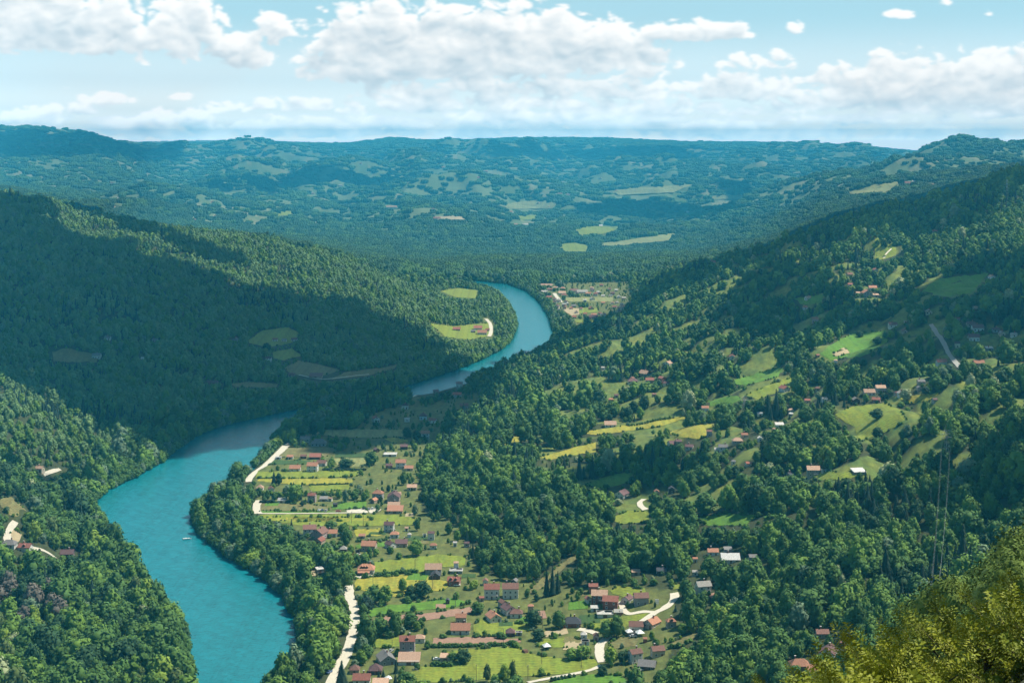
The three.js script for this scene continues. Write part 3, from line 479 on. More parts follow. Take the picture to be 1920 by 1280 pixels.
function house(row) {
  const [spec, where] = row.split('|'), [u, v, w, type, rc, wc, st, turn, kind = 'house'] = spec.trim().split(/\s+/).map((s) => isNaN(s) ? s : Number(s));
  const at = sight(u, v), d = -at.z, wide = w * d / FOCAL * (type === 'f' ? 0.88 : 0.84), storeys = st;
  const deep = (d > 3400 ? 1.6 : 1) * clamp(type === 'f' ? wide * 1.3 : type === 'p' ? wide : wide * 0.78, 2.2, type === 'f' ? 16 : 11.5), tall = (d > 3400 ? clamp(wide / 11, 1, 2.4) : 1) * (storeys <= 0.5 ? 2.2 : storeys < 1 ? 2.6 : storeys * 2.75 + 0.35);
  const span = type === 'f' ? wide : type === 's' ? deep * 0.35 : Math.min(deep, wide), rise = type === 'o' ? 0 : type === 'p' ? span * 0.42 : type === 's' ? deep * 0.22 : span * 0.33, over = d > 2700 ? .3 : clamp(wide * .05, .25, .6);
  houseBoxes.push([u - w * 0.62, u + w * 0.62, v - (tall + rise * 1.6) * FOCAL / d - 2, v + 1.5]);
  const names = { house: 'house', shed: 'shed', hut: 'hut', barn: 'barn', cottage: 'cottage', garage: 'garage', villa: 'house', cabin: 'cabin', ruin: 'house', tent: 'tent' };
  const roofWord = { g: 'gabled', f: 'front-gabled', h: 'hipped', p: 'pyramid', s: 'sloping', o: 'flat' }[type];
  const label = `${wallName[wc]} ${names[kind]} with ${roofName[rc]} ${roofWord} roof ${where.trim()}`;
  const mid = new THREE.Vector3(at.x, at.y, at.z - deep * 0.5);
  const low = Math.min(height(at.x - wide / 2, at.z), height(at.x + wide / 2, at.z), at.y);
  mid.y = Math.max(at.y - 0.4, low);
  const o = thing(kind === 'villa' || kind === 'ruin' ? 'house' : kind, label, names[kind] === 'house' || kind === 'cottage' ? 'house' : names[kind], mid, turn * Math.PI / 180, d > 2600 ? 'houses of the far villages' : v > 940 ? 'buildings of the near village' : u > 1090 ? 'buildings on the right slope' : 'buildings along the upper valley');
  const wall = mesh('wall', wallShape(type, wide, deep, tall, rise), wallLook[wc], o), roof = mesh('roof', roofShape(type, wide, deep, tall, rise, over), roofLook[rc][Math.floor(rnd() * 3)], o);
  if (kind === 'tent') return o;
  const detail = d < 2500;
  if (storeys >= 1 && wide > 5 && type !== 'o' && kind !== 'barn' && rnd() < 0.85) {
    const c = mesh('chimney', chimneyShape, look.brick, roof); const cx = (rnd() - .5) * wide * 0.5, cz = type === 'f' ? (rnd() - .5) * 3 : -0.4; c.position.set(type === 'f' ? .5 : cx, tall + rise + .25, type === 'p' ? 0 : cz); if (type === 'p') c.position.set(.5, tall + rise * .8, 0);
    if (d < 1300) { const cap = mesh('cap', capShape, look.concrete, roof); cap.position.copy(c.position); cap.position.y += 1.02; }
  }
  if (!detail) { if (storeys >= 1 && wide > 6) for (const x of [-.25, .25]) { const p = mesh('window', paneShape, look.glass, o); p.position.set(wide * x, tall - 1.5, deep / 2 + .02); } return o; }
  const opening = (x, y, side) => {                            // side 0 front, 1 right, -1 left
    const p = mesh('window', paneShape, look.glass, o);
    if (side === 0) p.position.set(x, y, deep / 2 + .015); else { p.position.set(side * (wide / 2 + .015), y, x); p.rotation.y = side * Math.PI / 2; }
    if (d < 1350) { mesh('frame', frameShape, look.frame, p); const s = mesh('sill', sillShape, look.concrete, p); s.position.set(0, -.82, .06); }
  };
  if (kind === 'barn' || kind === 'garage' || (kind === 'shed' && wide > 4)) {
    const g = mesh('door', doorShape, look.timber, o); g.scale.set(Math.min(2.4, wide * .3), Math.min(1.15, (tall - .2) / 2.1), 1); g.position.set(0, 1.05 * g.scale.y, deep / 2 + .03);
    if (kind === 'barn') for (const x of [-.34, .34]) opening(wide * x, tall - 1.1, 0);
    return o;
  }
  if (storeys >= 1 && wide > 3.4) {
    const n = Math.max(1, Math.floor(wide / 3.1)), m = Math.max(1, Math.floor(deep / 3.6)), doorAt = Math.floor(n / 2);
    for (let s = 0; s < Math.floor(storeys); s++) {
      const y = s * 2.75 + 1.65;
      for (let i = 0; i < n; i++) {
        const x = (i + .5) / n * wide - wide / 2;
        if (s === 0 && i === doorAt && n > 1) { const q = mesh('door', doorShape, look.timber, o); q.position.set(x, 1.05, deep / 2 + .03); if (d < 1350) { const k = mesh('handle', handleShape, look.metal, q); k.position.set(.4, 0, .1); } }
        else opening(x, y, 0);
      }
      for (let i = 0; i < m; i++) for (const side of [-1, 1]) opening((i + .5) / m * deep - deep / 2, y, side);
    }
    if (storeys >= 2 && wide > 7 && rnd() < .55) {             // a balcony on the upper floor
      const b = mesh('balcony', new THREE.BoxGeometry(wide * .45, .16, 1.3), look.concrete, o); b.position.set(wide * .2, 2.75, deep / 2 + .66);
      const rail = mesh('railing', mergeGeometries([new THREE.BoxGeometry(wide * .45, .07, .07).translate(0, .95, .6), ...Array.from({ length: 9 }, (_, i) => new THREE.BoxGeometry(.05, .9, .05).translate((i / 8 - .5) * wide * .44, .5, .6))]), look.metal, b);
    }
    if (type === 'f' && wide > 6) opening(0, tall + rise * .22, 0);
  } else if (wide > 2.2) { const q = mesh('door', doorShape, look.timber, o); q.scale.y = Math.min(1, (tall - .2) / 2.1); q.position.set(0, 1.05 * q.scale.y, deep / 2 + .03); }
  o.userData.size = undefined; delete o.userData.size;
  o.dims = { wide, deep, tall, rise, d };
  return o;
}
function dormers(o, xs) { const { wide, deep, tall, rise } = o.dims, roof = o.children.find((c) => c.name === 'roof'); for (const x of xs) { const k = mesh('dormer', dormerWall, look.timber, roof); k.position.set(wide * x, tall + rise * .35, deep * .26); const c = mesh('dormer_roof', dormerRoof, roof.material, roof); c.position.copy(k.position); } }
function porch(o) { const { wide, deep } = o.dims; const r = mesh('porch_roof', roofShape('s', wide * .72, 2.6, 2.3, .7, .2), o.children.find((c) => c.name === 'roof').material, o); r.position.set(-wide * .1, 0, deep / 2 + 1.5); for (const x of [-.42, -.1, .24]) { const p = mesh('post', new THREE.BoxGeometry(.16, 2.2, .16), look.timber, o); p.position.set(wide * x, 1.1, deep / 2 + 2.5); } }

// column u, row v of the foot, width in px, roof type, roof tone, wall tone, storeys, turn, kind | where it stands
const list = `
571 834 20 g G g 2 4 villa|in shade beside the riverside road end
596 837 32 h G g 1 0 villa|beside the shaded villa upstream
590 861 24 g R d .8 0 shed|at the end of the row of sheds
568 860 13 g B d .8 0 shed|in the middle of the row of sheds
521 861 12 o W w .5 0 shed|beside the riverside road bend
543 861 13 g O w .8 0 shed|between the other sheds of the row
585 885 23 g O w 2 -6 house|facing the broad sunny meadow
602 874 20 g B w 1 -6 house|just behind the white farmhouse
552 884 23 g O w 1 0 house|low beside the white farmhouse
486 920 15 p P w .9 0 hut|beside the riverside road bend
507 922 11 f B w .9 20 hut|beside the two dark spruces
584 942 17 g R p 2 -8 house|standing tall above the ploughed garden
527 943 17 s L w .5 0 shed|along the dark garden hedge
619 940 8 g P w .9 -20 hut|at the edge of the lawn
606 940 17 s G g .5 0 shed|right beside the tall red-roofed house
628 951 9 g K d .8 0 shed|alone on the bright lawn
797 823 18 g O w 2 0 house|behind two dark trees upstream
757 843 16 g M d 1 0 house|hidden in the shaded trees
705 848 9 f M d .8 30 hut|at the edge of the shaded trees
731 856 28 o L w .5 0 shed|long and low beside the shaded trees
751 879 22 g O w 2 0 house|above the flowering trees
729 879 14 g M b 1 0 house|joined to the orange farmhouse
766 883 19 s O c .9 0 shed|to the right of the orange farmhouse
772 920 21 g P c 1 0 house|standing alone at the wood edge
708 938 22 h O g 2 -12 house|at the left of the orange cluster
700 944 12 f O t .9 -25 garage|beside the orange cluster
743 934 19 g P w 1 6 house|at the back of the orange cluster
737 943 25 f M p 1.6 0 house|in the middle of the orange cluster
738 955 26 g P t 1 0 house|second from the front of the orange cluster
740 963 33 s O t .9 0 barn|at the front of the orange cluster
579 1006 28 g B w 2 8 house|behind the dark spruce by the wood
598 1012 25 f B p 1.6 -18 house|beside the brown house by the wood
621 1007 24 g O w 1 0 house|right of the riverside brown houses
598 1021 17 f R t .9 -18 shed|in front of the riverside brown houses
643 1036 15 p L d .9 0 hut|alone on dry grass
691 1034 31 g O t 1.5 -8 house|behind a leafy garden tree
670 1039 9 o K d .8 0 shed|beside the house with the leafy garden
729 998 21 g M w 2 -6 house|at the edge of the long meadow
739 1009 19 h O w 1 0 house|in front of the maroon meadow house
762 996 7 g P w .9 0 hut|small beside the lone meadow tree
767 1008 8 p W w .8 0 tent|on the village grass
752 1026 26 g M t 1 0 house|behind the bushy tree
731 1029 16 f M w 1 40 house|low beside the bushy tree house
678 1010 14 s O t .5 0 shed|low at the garden hedge
598 1074 15 s W g .8 30 shed|hidden in the riverside trees
812 1078 35 g P g 1.4 0 barn|in front of the orchard meadow
855 1071 10 g P w 2 0 hut|beside the big peach barn
855 1076 27 o W g .5 0 shed|low beside the big peach barn
816 1087 20 f K d .8 0 cabin|below the big peach barn
808 1013 14 g M w 1.8 0 house|beside the small white shed
796 1008 7 o W w .8 0 shed|beside the tall maroon-roofed house
812 1030 15 h O w 1 0 house|under the dark wood edge
853 1025 8 g W w 1 0 hut|in the wood edge
875 1026 11 g M p 1 0 house|deep in the wood edge
763 1229 33 g R p 3 0 house|standing tall behind the long peach roof
786 1206 23 h P w 1 0 house|behind the tall red-roofed house
722 1248 33 f G g 1 18 house|at the left end of the long peach roof
766 1247 46 s P w .8 0 shed|long in front of the tall house
664 1264 21 p B t .9 0 hut|left of two pyramid roofs
703 1265 28 p M d .9 0 hut|right of two pyramid roofs
677 1284 37 g R w 1 0 house|at the bottom edge beside the spruce
712 1292 34 s P t .8 0 shed|at the bottom edge beside the red roof
835 1241 23 s P t .8 -4 shed|behind the dark round bush
922 1124 33 g R w 2.4 0 house|left half of the tall white pair
957 1123 34 g B w 2.4 0 house|right half of the tall white pair
864 1170 23 g O t 1.4 0 house|behind the wide orange farmhouse
863 1190 41 g O w 1 0 house|wide at the head of the ploughed field
925 1168 25 f O w 1 22 cottage|on the village green
953 1154 23 f M w 1.2 28 cottage|behind the hipped cottage
968 1159 27 h B w 1 0 cottage|on the right of the village green
943 1141 14 f B g 1.2 30 ruin|below the tall white pair
957 1194 20 p M d .8 0 hut|at the right end of the ploughed field
973 1192 13 o W g .5 0 shed|beside the maroon pyramid hut
910 1098 11 f B w 1 0 house|half hidden above the tall white pair
965 1098 11 f G d 1 -20 house|dark above the tall white pair
903 1128 10 g R t .8 0 shed|left of the tall white pair
839 1133 8 f K d .8 0 hut|small beside the wheat strip
995 1150 12 h O t 1.6 0 house|narrow among garden trees
1125 1132 34 g P b 2 -6 house|at the back of the brick homestead
1146 1143 33 g R b 2 -10 house|at the front of the brick homestead
1113 1112 20 g R b 1.6 0 house|highest of the brick homestead
1104 1132 12 f R w 1 20 shed|left of the brick homestead
1115 1147 16 s W w .6 0 shed|open in front of the brick homestead
1160 1154 19 g L b .9 0 garage|beside the white side lane
1135 1158 34 o L w .6 0 shed|long wall-like beside the garage
1073 1177 38 h K b 1 0 house|newly built on the bare plot
1203 1135 31 g B g 1.8 4 house|beside the bend of the village road
1177 1132 18 f M w 1 -30 house|left of the grey roadside house
1194 1184 31 g B w 1.2 -4 house|above the white canopies
1188 1192 22 o W g .5 0 shed|in front of the brown roadside house
1224 1178 25 f O t 1 -40 house|angled behind the brown roadside house
1259 1177 20 h O t 1.4 10 house|with red dormers at the wood edge
1192 1243 27 g B w 2 24 house|above the long dark shed
1215 1256 37 g G d .9 -14 barn|long at the bottom of the hamlet
1234 1232 28 g B c 1.4 14 house|below the rough pasture
1095 1199 13 p W l 1 0 hut|taller of the two pale huts
1098 1210 16 o L l .9 0 hut|lower of the two pale huts
1118 1202 11 f B p 1 0 hut|beside the white road bend
1210 1205 8 g O b .8 0 shed|small among bushes
1320 1115 31 g L w 2 14 house|alone above the road bend
1338 1042 23 g O w 1 0 house|at the back of the upper hamlet
1371 1056 39 g W w 1 0 house|long in the upper hamlet
1304 1055 10 g O w 1 0 hut|left in the upper hamlet
1366 1036 17 s G g .9 0 shed|highest in the upper hamlet
1414 1051 18 s G g .8 0 shed|right end of the upper hamlet
1241 1078 21 g K d 1 0 cabin|below the upper hamlet
1304 1080 12 g L w 1 0 hut|among the orchard of the upper hamlet
1193 1079 18 s P t .6 0 shed|open beside the tall pole
1632 741 24 g P w 1 0 house|left of the twin hillside houses
1653 737 21 g P w 1.6 0 house|right of the twin hillside houses
1645 755 17 g R b 1 -20 house|below the twin hillside houses
1607 758 14 f G d 1.4 0 cabin|left of the twin hillside houses
1527 894 27 g P g 2 -4 house|alone on the wooded slope
1482 899 18 f K d 1 -30 cabin|left of the lone hillside house
1612 890 27 s W g .8 10 shed|right of the lone hillside house
1546 886 9 o W w .8 0 shed|beside the lone hillside house
1473 735 16 f R w 1.2 25 house|above the steep meadow
1515 756 12 g R t 1 0 hut|among trees below the steep meadow
1463 801 18 s W w .6 0 shed|in trees above the lone hillside house
1484 774 11 h P t 1 0 hut|in trees left of the terraced meadow
1729 721 16 g G t 1 0 house|beside the cream flowering tree
1692 743 13 f L w 1 0 hut|at the end of the hilltop meadow
1726 733 10 f G p 1 0 hut|in the hilltop garden
1628 558 18 f O g 2 0 house|foremost of the high hill farm
1638 545 17 g O w 1.4 0 house|hindmost of the high hill farm
1644 557 12 s P g 1 0 shed|right wing of the high hill farm
1595 537 10 g R w 1 0 hut|small left of the high hill farm
1610 553 9 g P t 1 0 hut|low beside the high hill farm
1676 614 18 g M w 1.2 0 house|above the green hill pasture
1698 625 11 f B t 1 0 hut|right of the green hill pasture
1699 605 6 o W w .8 0 hut|tiny above the green hill pasture
1836 621 24 g M w 1.4 0 house|in the shaded right edge hamlet
1823 612 18 g M t 1 0 house|highest in the shaded right edge hamlet
1828 639 23 g M w 1.4 0 house|lower in the shaded right edge hamlet
1870 623 15 g M g 1 0 house|among trees of the right edge hamlet
1882 630 12 f G c 1 0 house|narrow in the right edge hamlet
1903 632 13 g L w 1 0 house|last in the right edge hamlet
1857 658 15 s W g 1 0 shed|below the right edge hamlet
1768 686 21 g R w 1.4 0 house|beside the grey climbing lane
1838 686 22 g O t 1 0 house|behind the sunlit treetops
1187 719 21 h M w 1 0 house|left of the hillside cluster
1219 720 18 g R t 1.6 0 house|in the middle of the hillside cluster
1242 717 11 f R b 1.6 30 house|right of the hillside cluster
1250 722 15 h M w .9 0 hut|below the hillside cluster
1211 705 18 f P t 1 40 house|behind the hillside cluster
1254 686 14 f P w 1 -30 house|highest above the hillside cluster
1146 754 11 h O t 1 0 hut|in trees below the hillside cluster
1156 746 9 g M t 1 0 hut|small in trees below the hillside cluster
1227 744 9 g B t 1 0 hut|in dark trees below the hillside cluster
1323 772 15 g O w 1.4 0 house|above the long hay meadow
1145 801 25 g P w 1 0 house|at the head of the long hay meadow
1265 838 25 g M w 1 20 house|below the fruit tree meadow
1294 843 17 g M w 1 -20 house|right below the fruit tree meadow
1357 844 20 g G w 1 0 house|in trees right of the fruit tree meadow
1348 848 16 s L w .6 0 shed|beside the grey-roofed tree house
1384 832 22 h P t 1 0 house|right end of the fruit tree hamlet
1426 828 9 f W w 1 0 hut|white in trees at mid slope
1426 780 12 s W w .7 0 shed|white beside the mid slope lane
1167 935 22 f M w 1.2 -30 house|beside the bend of hill lane
1232 928 10 f O t 1 0 hut|right of the bend of hill lane
1260 926 12 f K d 1.4 0 cabin|steep beside the bend of hill lane
1544 1197 27 g B t 1 0 house|half hidden in the lower right wood
1558 1235 32 f M w 1 -24 house|above the foreground trees
1502 1258 41 h O t 1 0 house|just above the foreground trees
1530 1266 32 s O t .8 0 shed|beside the hipped house above the foreground
1579 1212 8 g B d .8 0 hut|at the edge of the small glade
44 1035 27 g R w 1.2 -6 house|beside the left bank lane
13 1028 30 h G w 1 0 house|at the left edge of the picture
123 1047 28 g M d 1.2 4 ruin|derelict above the left bank
72 884 17 g P c 1 -14 house|on the sunlit left spur
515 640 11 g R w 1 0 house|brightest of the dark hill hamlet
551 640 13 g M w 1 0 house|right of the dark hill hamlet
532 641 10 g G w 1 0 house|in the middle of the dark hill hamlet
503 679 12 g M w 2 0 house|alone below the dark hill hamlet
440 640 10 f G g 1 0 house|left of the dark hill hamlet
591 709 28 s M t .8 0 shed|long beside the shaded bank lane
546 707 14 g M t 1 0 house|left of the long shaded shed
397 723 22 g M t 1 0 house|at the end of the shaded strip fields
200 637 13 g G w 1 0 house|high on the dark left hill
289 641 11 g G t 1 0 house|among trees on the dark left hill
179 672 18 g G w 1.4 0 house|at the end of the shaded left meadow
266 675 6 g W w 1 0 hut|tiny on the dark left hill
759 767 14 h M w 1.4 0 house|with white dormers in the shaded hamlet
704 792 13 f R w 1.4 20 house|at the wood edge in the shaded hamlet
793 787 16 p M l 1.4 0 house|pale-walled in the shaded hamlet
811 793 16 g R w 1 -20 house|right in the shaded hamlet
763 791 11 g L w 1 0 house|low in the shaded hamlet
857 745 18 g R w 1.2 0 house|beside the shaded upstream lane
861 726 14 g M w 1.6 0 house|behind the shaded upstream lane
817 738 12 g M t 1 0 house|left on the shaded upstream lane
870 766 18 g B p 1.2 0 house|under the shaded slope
904 628 20 g O w 1.4 0 house|front of the farm in the far bend
896 619 18 g R w 1.4 0 house|back of the farm in the far bend
887 624 10 g G g 1 0 house|grey side of the farm in the far bend
914 621 9 g R w 1 0 barn|right of the farm in the far bend
856 620 16 g R t 1 0 barn|apart from the farm in the far bend
1025 538 26 g P w 1 0 house|longest row at the back of the far village
1031 545 10 g R t 1 0 house|second row of the far village
1021 550 14 g L w 1 0 house|near the far village riverbank
1054 552 16 g P w 1 0 house|beside the far village road
1058 556 10 g R t 1 0 house|in front beside the far village road
1030 560 12 g R t 1 0 house|lone by the far village riverbank
1077 548 19 g B w 1 0 house|left of the far village middle
1092 550 24 g L w 1 0 house|white in the far village middle
1103 553 11 g O w 1 0 house|orange in the far village middle
1111 547 9 g M w 1.4 0 house|behind the far village middle
1149 553 9 g M p 1.4 0 house|right of the far village middle
1131 557 8 g W w 1 0 house|white plot house of the far village
1161 559 8 f W w 1 0 house|right end of the far village
1128 537 8 g R w 1 0 house|highest of the far village
1131 570 8 g O w 1 0 house|by the far village trees
1166 574 8 g L w 1.4 0 house|by the ridge edge of the far village
1076 576 10 g G p 1 0 house|behind the far village dry field
1114 593 11 g O w 1 0 house|orange at the far village front
1113 598 20 g M t 1 0 house|long at the far village front
1131 593 12 g G w 1 0 house|right at the far village front
1077 597 9 g R t 1 0 house|by the river trees of the far village
1704 346 14 g R w 1 0 house|left of the hilltop farm
1715 342 7 g W w 1 0 house|white roofed at the hilltop farm
1752 350 12 g P w 1 0 house|right of the hilltop farm
1740 349 6 g P w 1 0 house|small in the hilltop farm row
1698 335 7 g W w 1 0 house|above the hilltop farm
1754 437 10 g R w 1 0 house|alone high in the lit trees
734 390 24 g P w 1 0 house|long on the distant blue hillside
819 412 16 g R t 1 0 house|beside the distant bare field
985 424 14 g W w 1 0 house|left on the distant wooded crest
966 423 10 g P w 1 0 house|left end of the distant wooded crest
729 438 7 g R w 1.4 0 house|alone in the distant forest
1127 425 8 g W w 1 0 house|on the distant plateau meadow
1280 450 6 g W w 1.4 0 house|alone on the distant right slope
1338 494 10 g R w 1 0 house|peeping over the right ridge
1290 398 6 g W w 1 0 house|tiny on the distant plateau`.trim().split('\n');
// tiny far houses that show as pale and red specks
{
  const R = makeRandom(909), used = new Set(), add = (n, where, pick) => { for (let i = 0, k = 0; i < n && k < n * 60; k++) { const q = pick(); if (!q) continue; const looks = `${R() < .6 ? 'g' : R() < .5 ? 'f' : 'h'} ${'OPRRBMLWG'[Math.floor(R() * 9)]} ${'wwwctgp'[Math.floor(R() * 7)]}`, at = where(q); if (used.has(looks + at)) continue; used.add(looks + at); list.push(`${Math.round(q[0])} ${Math.round(q[1])} ${q[2]} ${looks} ${R() < .7 ? 1 : 1.6} ${Math.round((R() - .5) * 50)} house|${at}`); i++; } };
  add(34, (q) => `${q[0] < 1060 ? 'near the river' : q[0] < 1110 ? 'in the middle' : 'near the slope'} of the ${q[1] < 560 ? 'upper' : 'lower'} far village`, () => { const u = 1012 + 160 * R(), v = 536 + 62 * R(); return inside(farVillage, u, v) ? [u, v, 6 + Math.round(4 * R())] : null; });
  add(26, (q) => `among trees ${q[1] < 620 ? 'high' : q[1] < 740 ? 'midway' : 'low'} on the ${q[0] < 1400 ? 'nearer' : 'farther'} slope`, () => { const u = 1120 + 760 * R(), v = 480 + 400 * R(); return v > 700 - (u - 950) * .37 + 40 ? [u, v, 8 + Math.round(6 * R())] : null; });
  add(40, (q) => `on the ${q[0] < 500 ? 'left' : q[0] < 1000 ? 'middle' : 'right'} of the distant ${q[1] < 340 ? 'blue hills' : 'plateau'}`, () => [60 + 1500 * R(), 285 + 140 * R(), 4 + Math.round(4 * R())]);
}
const built = list.map((row) => house(row));
const findHouse = (text) => built[list.findIndex((r) => r.includes(text))];
{ // the red house with eyebrow dormers and a porch above the hay field, and dormers elsewhere
  const row = '685 1077 36 h O w 1.2 0 house|with three dormers above the hay field'; const o = house(row); dormers(o, [-.24, -.08, .08]); porch(o);
  const b = house('851 1099 27 g R b 1.2 -10 house|with twin dormers below the peach barn'); dormers(b, [-.2, .2]);
  dormers(findHouse('with red dormers'), [0]); dormers(findHouse('beside the left bank lane'), [0]); dormers(findHouse('with white dormers'), [-.15, .15]); dormers(findHouse('standing tall behind'), [0]);
}

// ───────────── trees ─────────────
function facing(pos, nor) {                                     // triangles wound to the side that their normals point to
  for (let i = 0; i < pos.length; i += 9) {
    const ax = pos[i + 3] - pos[i], ay = pos[i + 4] - pos[i + 1], az = pos[i + 5] - pos[i + 2], bx = pos[i + 6] - pos[i], by = pos[i + 7] - pos[i + 1], bz = pos[i + 8] - pos[i + 2];
    const nx = nor[i] + nor[i + 3] + nor[i + 6], ny = nor[i + 1] + nor[i + 4] + nor[i + 7], nz = nor[i + 2] + nor[i + 5] + nor[i + 8];
    if ((ay * bz - az * by) * nx + (az * bx - ax * bz) * ny + (ax * by - ay * bx) * nz < 0) for (let k = 0; k < 3; k++) { let t = pos[i + 3 + k]; pos[i + 3 + k] = pos[i + 6 + k]; pos[i + 6 + k] = t; t = nor[i + 3 + k]; nor[i + 3 + k] = nor[i + 6 + k]; nor[i + 6 + k] = t; }
  }
  const g = new THREE.BufferGeometry(); g.setAttribute('position', new THREE.Float32BufferAttribute(pos, 3)); g.setAttribute('normal', new THREE.Float32BufferAttribute(nor, 3)); return g;
}
// Leaf clumps: small folded leaf sprays over the lobes of a crown, unit size (1 m wide, 1 m tall), foot of the crown at y = 0.
function crownShape(seed, { lobes = 9, sprays = 45, size = .085, tall = 1, tip = 0, core = true, loose = .16, detail = 0, coreSize = .84 }) {
  const R = makeRandom(seed), pos = [], nor = [], parts = [];
  for (let i = 0; i < lobes; i++) {
    const t = lobes === 1 ? .5 : i / (lobes - 1), a = i * 2.4 + R() * .9, ring = Math.sin(Math.PI * clamp(.12 + t * .80, 0, 1)) * (1 - tip * t), r0 = (.30 - .07 * R()) * (1 - tip * .6 * t) * (lobes > 12 ? .80 : 1);
    parts.push({ c: new THREE.Vector3(Math.cos(a) * ring * (.22 + .10 * R()), (.20 + t * .60) * tall, Math.sin(a) * ring * (.22 + .10 * R())), r: r0, q: .78 + .3 * R() });
  }
  const n = new THREE.Vector3(), p = new THREE.Vector3(), t1 = new THREE.Vector3(), t2 = new THREE.Vector3(), f = new THREE.Vector3();
  for (const { c, r, q } of parts) {
    if (core) {
      const g = new THREE.IcosahedronGeometry(r * coreSize, detail), a = g.attributes.position;
      for (let i = 0; i < a.count; i++) { p.fromBufferAttribute(a, i); const k = 1 + .22 * noise3(p.x * 9 + seed, p.y * 9, p.z * 9); p.multiplyScalar(k); n.copy(p).normalize(); pos.push(c.x + p.x, c.y + p.y * q, c.z + p.z); nor.push(n.x, n.y, n.z); }
    }
    for (let k = 0; k < sprays; k++) {
      const y = 1 - 1.75 * R() ** 1.15, a = R() * 6.283, s = Math.sqrt(Math.max(0, 1 - y * y)); n.set(Math.cos(a) * s, y, Math.sin(a) * s);
      p.copy(n).multiplyScalar(r * (1 - loose + loose * 2.1 * R() * R() + .05)); p.y *= q; p.add(c);
      f.set(n.x + (R() - .5) * 1.5, n.y + (R() - .2) * 1.2, n.z + (R() - .5) * 1.5).normalize();
      t1.set(R() - .5, R() - .5, R() - .5).cross(f).normalize(); t2.copy(f).cross(t1);
      const L = size * (.6 + .9 * R()), w = L * (.5 + .4 * R());
      const A = p.clone().addScaledVector(t1, -L), B = p.clone().addScaledVector(t2, w).addScaledVector(f, w * .3), C = p.clone().addScaledVector(t1, L), D = p.clone().addScaledVector(t2, -w).addScaledVector(f, w * .3);
      const m = n.clone().lerp(f, .55).normalize();
      for (const v of [A, B, C, A, C, D]) { pos.push(v.x, v.y, v.z); nor.push(m.x, m.y, m.z); }
    }
  }
  return facing(pos, nor);
}
function coniferShape(seed, tiers = 9, sprays = 30) {
  const R = makeRandom(seed), pos = [], nor = [];
  for (let i = 0; i < tiers; i++) {
    const t = i / tiers, rad = .5 * (1 - t) ** .85 + .03;
    for (let k = 0; k < sprays * (1.1 - t); k++) {
      const a = R() * 6.283, y = t + .02 + R() * .06, r = rad * (.75 + .35 * R()), ca = Math.cos(a), sa = Math.sin(a), w = .09 * (1.1 - t) + .02;
      const tipP = [ca * r, y - .05 - .06 * (1 - t), sa * r], rootL = [-sa * w + ca * r * .15, y + .06, ca * w + sa * r * .15], rootR = [sa * w + ca * r * .15, y + .06, -ca * w + sa * r * .15];
      const m = new THREE.Vector3(ca * .7, .7, sa * .7).normalize(); for (const v of [rootL, tipP, rootR]) { pos.push(...v); nor.push(m.x, m.y, m.z); }
    }
  }
  const cone = new THREE.ConeGeometry(.36, .96, 7, 3).toNonIndexed().translate(0, .5, 0); pos.push(...cone.attributes.position.array); nor.push(...cone.attributes.normal.array);
  return facing(pos, nor);
}
const limb = (a, b, r0, r1, n = 6) => { const v = new THREE.Vector3(...b).sub(new THREE.Vector3(...a)), g = new THREE.CylinderGeometry(r1, r0, v.length(), n, 1).translate(0, v.length() / 2, 0); g.applyQuaternion(new THREE.Quaternion().setFromUnitVectors(new THREE.Vector3(0, 1, 0), v.normalize())); return g.translate(...a); };
const trunkShape = mergeGeometries([limb([0, -.06, 0], [0, .45, 0], .026, .018), limb([0, .42, 0], [.14, .66, .05], .016, .006), limb([0, .40, 0], [-.13, .62, -.06], .015, .006), limb([0, .45, 0], [.02, .78, -.08], .016, .005)]);
const bark = matte(rgb(.09, .07, .05));
// tones of foliage (base colours) and how often each stands in a wood
const TONES = { deep: [.019, .064, .015], forest: [.054, .128, .016], fresh: [.105, .198, .018], lime: [.165, .250, .021], olive: [.075, .120, .025], willow: [.115, .180, .095], bloom: [.26, .30, .15], dry: [.12, .105, .085], conifer: [.014, .045, .024], yellow: [.16, .20, .03], pale: [.135, .225, .070], gold: [.088, .142, .012], leaf: [.072, .135, .013] };
const leafLook = {}; for (const k in TONES) leafLook[k] = new THREE.MeshPhysicalMaterial({ color: rgb(...TONES[k]), roughness: .85, transmission: .0 });
const variants = {
  near: [1, 2, 3, 4].map((s) => crownShape(100 + s, { lobes: 10, sprays: 52, size: .058, tall: 1, tip: s % 2 ? .15 : .4 })),
  mid: [1, 2, 3].map((s) => crownShape(200 + s, { lobes: 8, sprays: 16, size: .085, tall: 1, tip: .2 })),
  fine: [1, 2, 3].map((s) => crownShape(300 + s, { lobes: 18, sprays: 390, size: .0135, tall: 1, tip: .2, loose: .26, detail: 1, coreSize: .72 })),
  conifer: [coniferShape(5), coniferShape(6)],
};
function copseShape(seed) {                                    // a clump of crowns of a far wood, 1 unit across
  const R = makeRandom(seed), parts = [];
  for (let i = 0; i < 13; i++) { const a = i * 2.4, r = .5 * Math.sqrt((i + .5) / 13), s = .24 + .14 * R(), g = new THREE.IcosahedronGeometry(s * .6, 1), p = g.attributes.position; for (let k = 0; k < p.count; k++) { const f = 1 + .3 * noise3(p.getX(k) * 14 + i, p.getY(k) * 14, p.getZ(k) * 14 + seed); p.setXYZ(k, p.getX(k) * f, p.getY(k) * f * 1.1, p.getZ(k) * f); } g.deleteAttribute('uv'); g.deleteAttribute('normal'); g.computeVertexNormals(); parts.push(g.translate(Math.cos(a) * r, .10 + .08 * R(), Math.sin(a) * r)); }
  return mergeGeometries(parts);
}
variants.copse = [copseShape(1), copseShape(2), copseShape(3)];

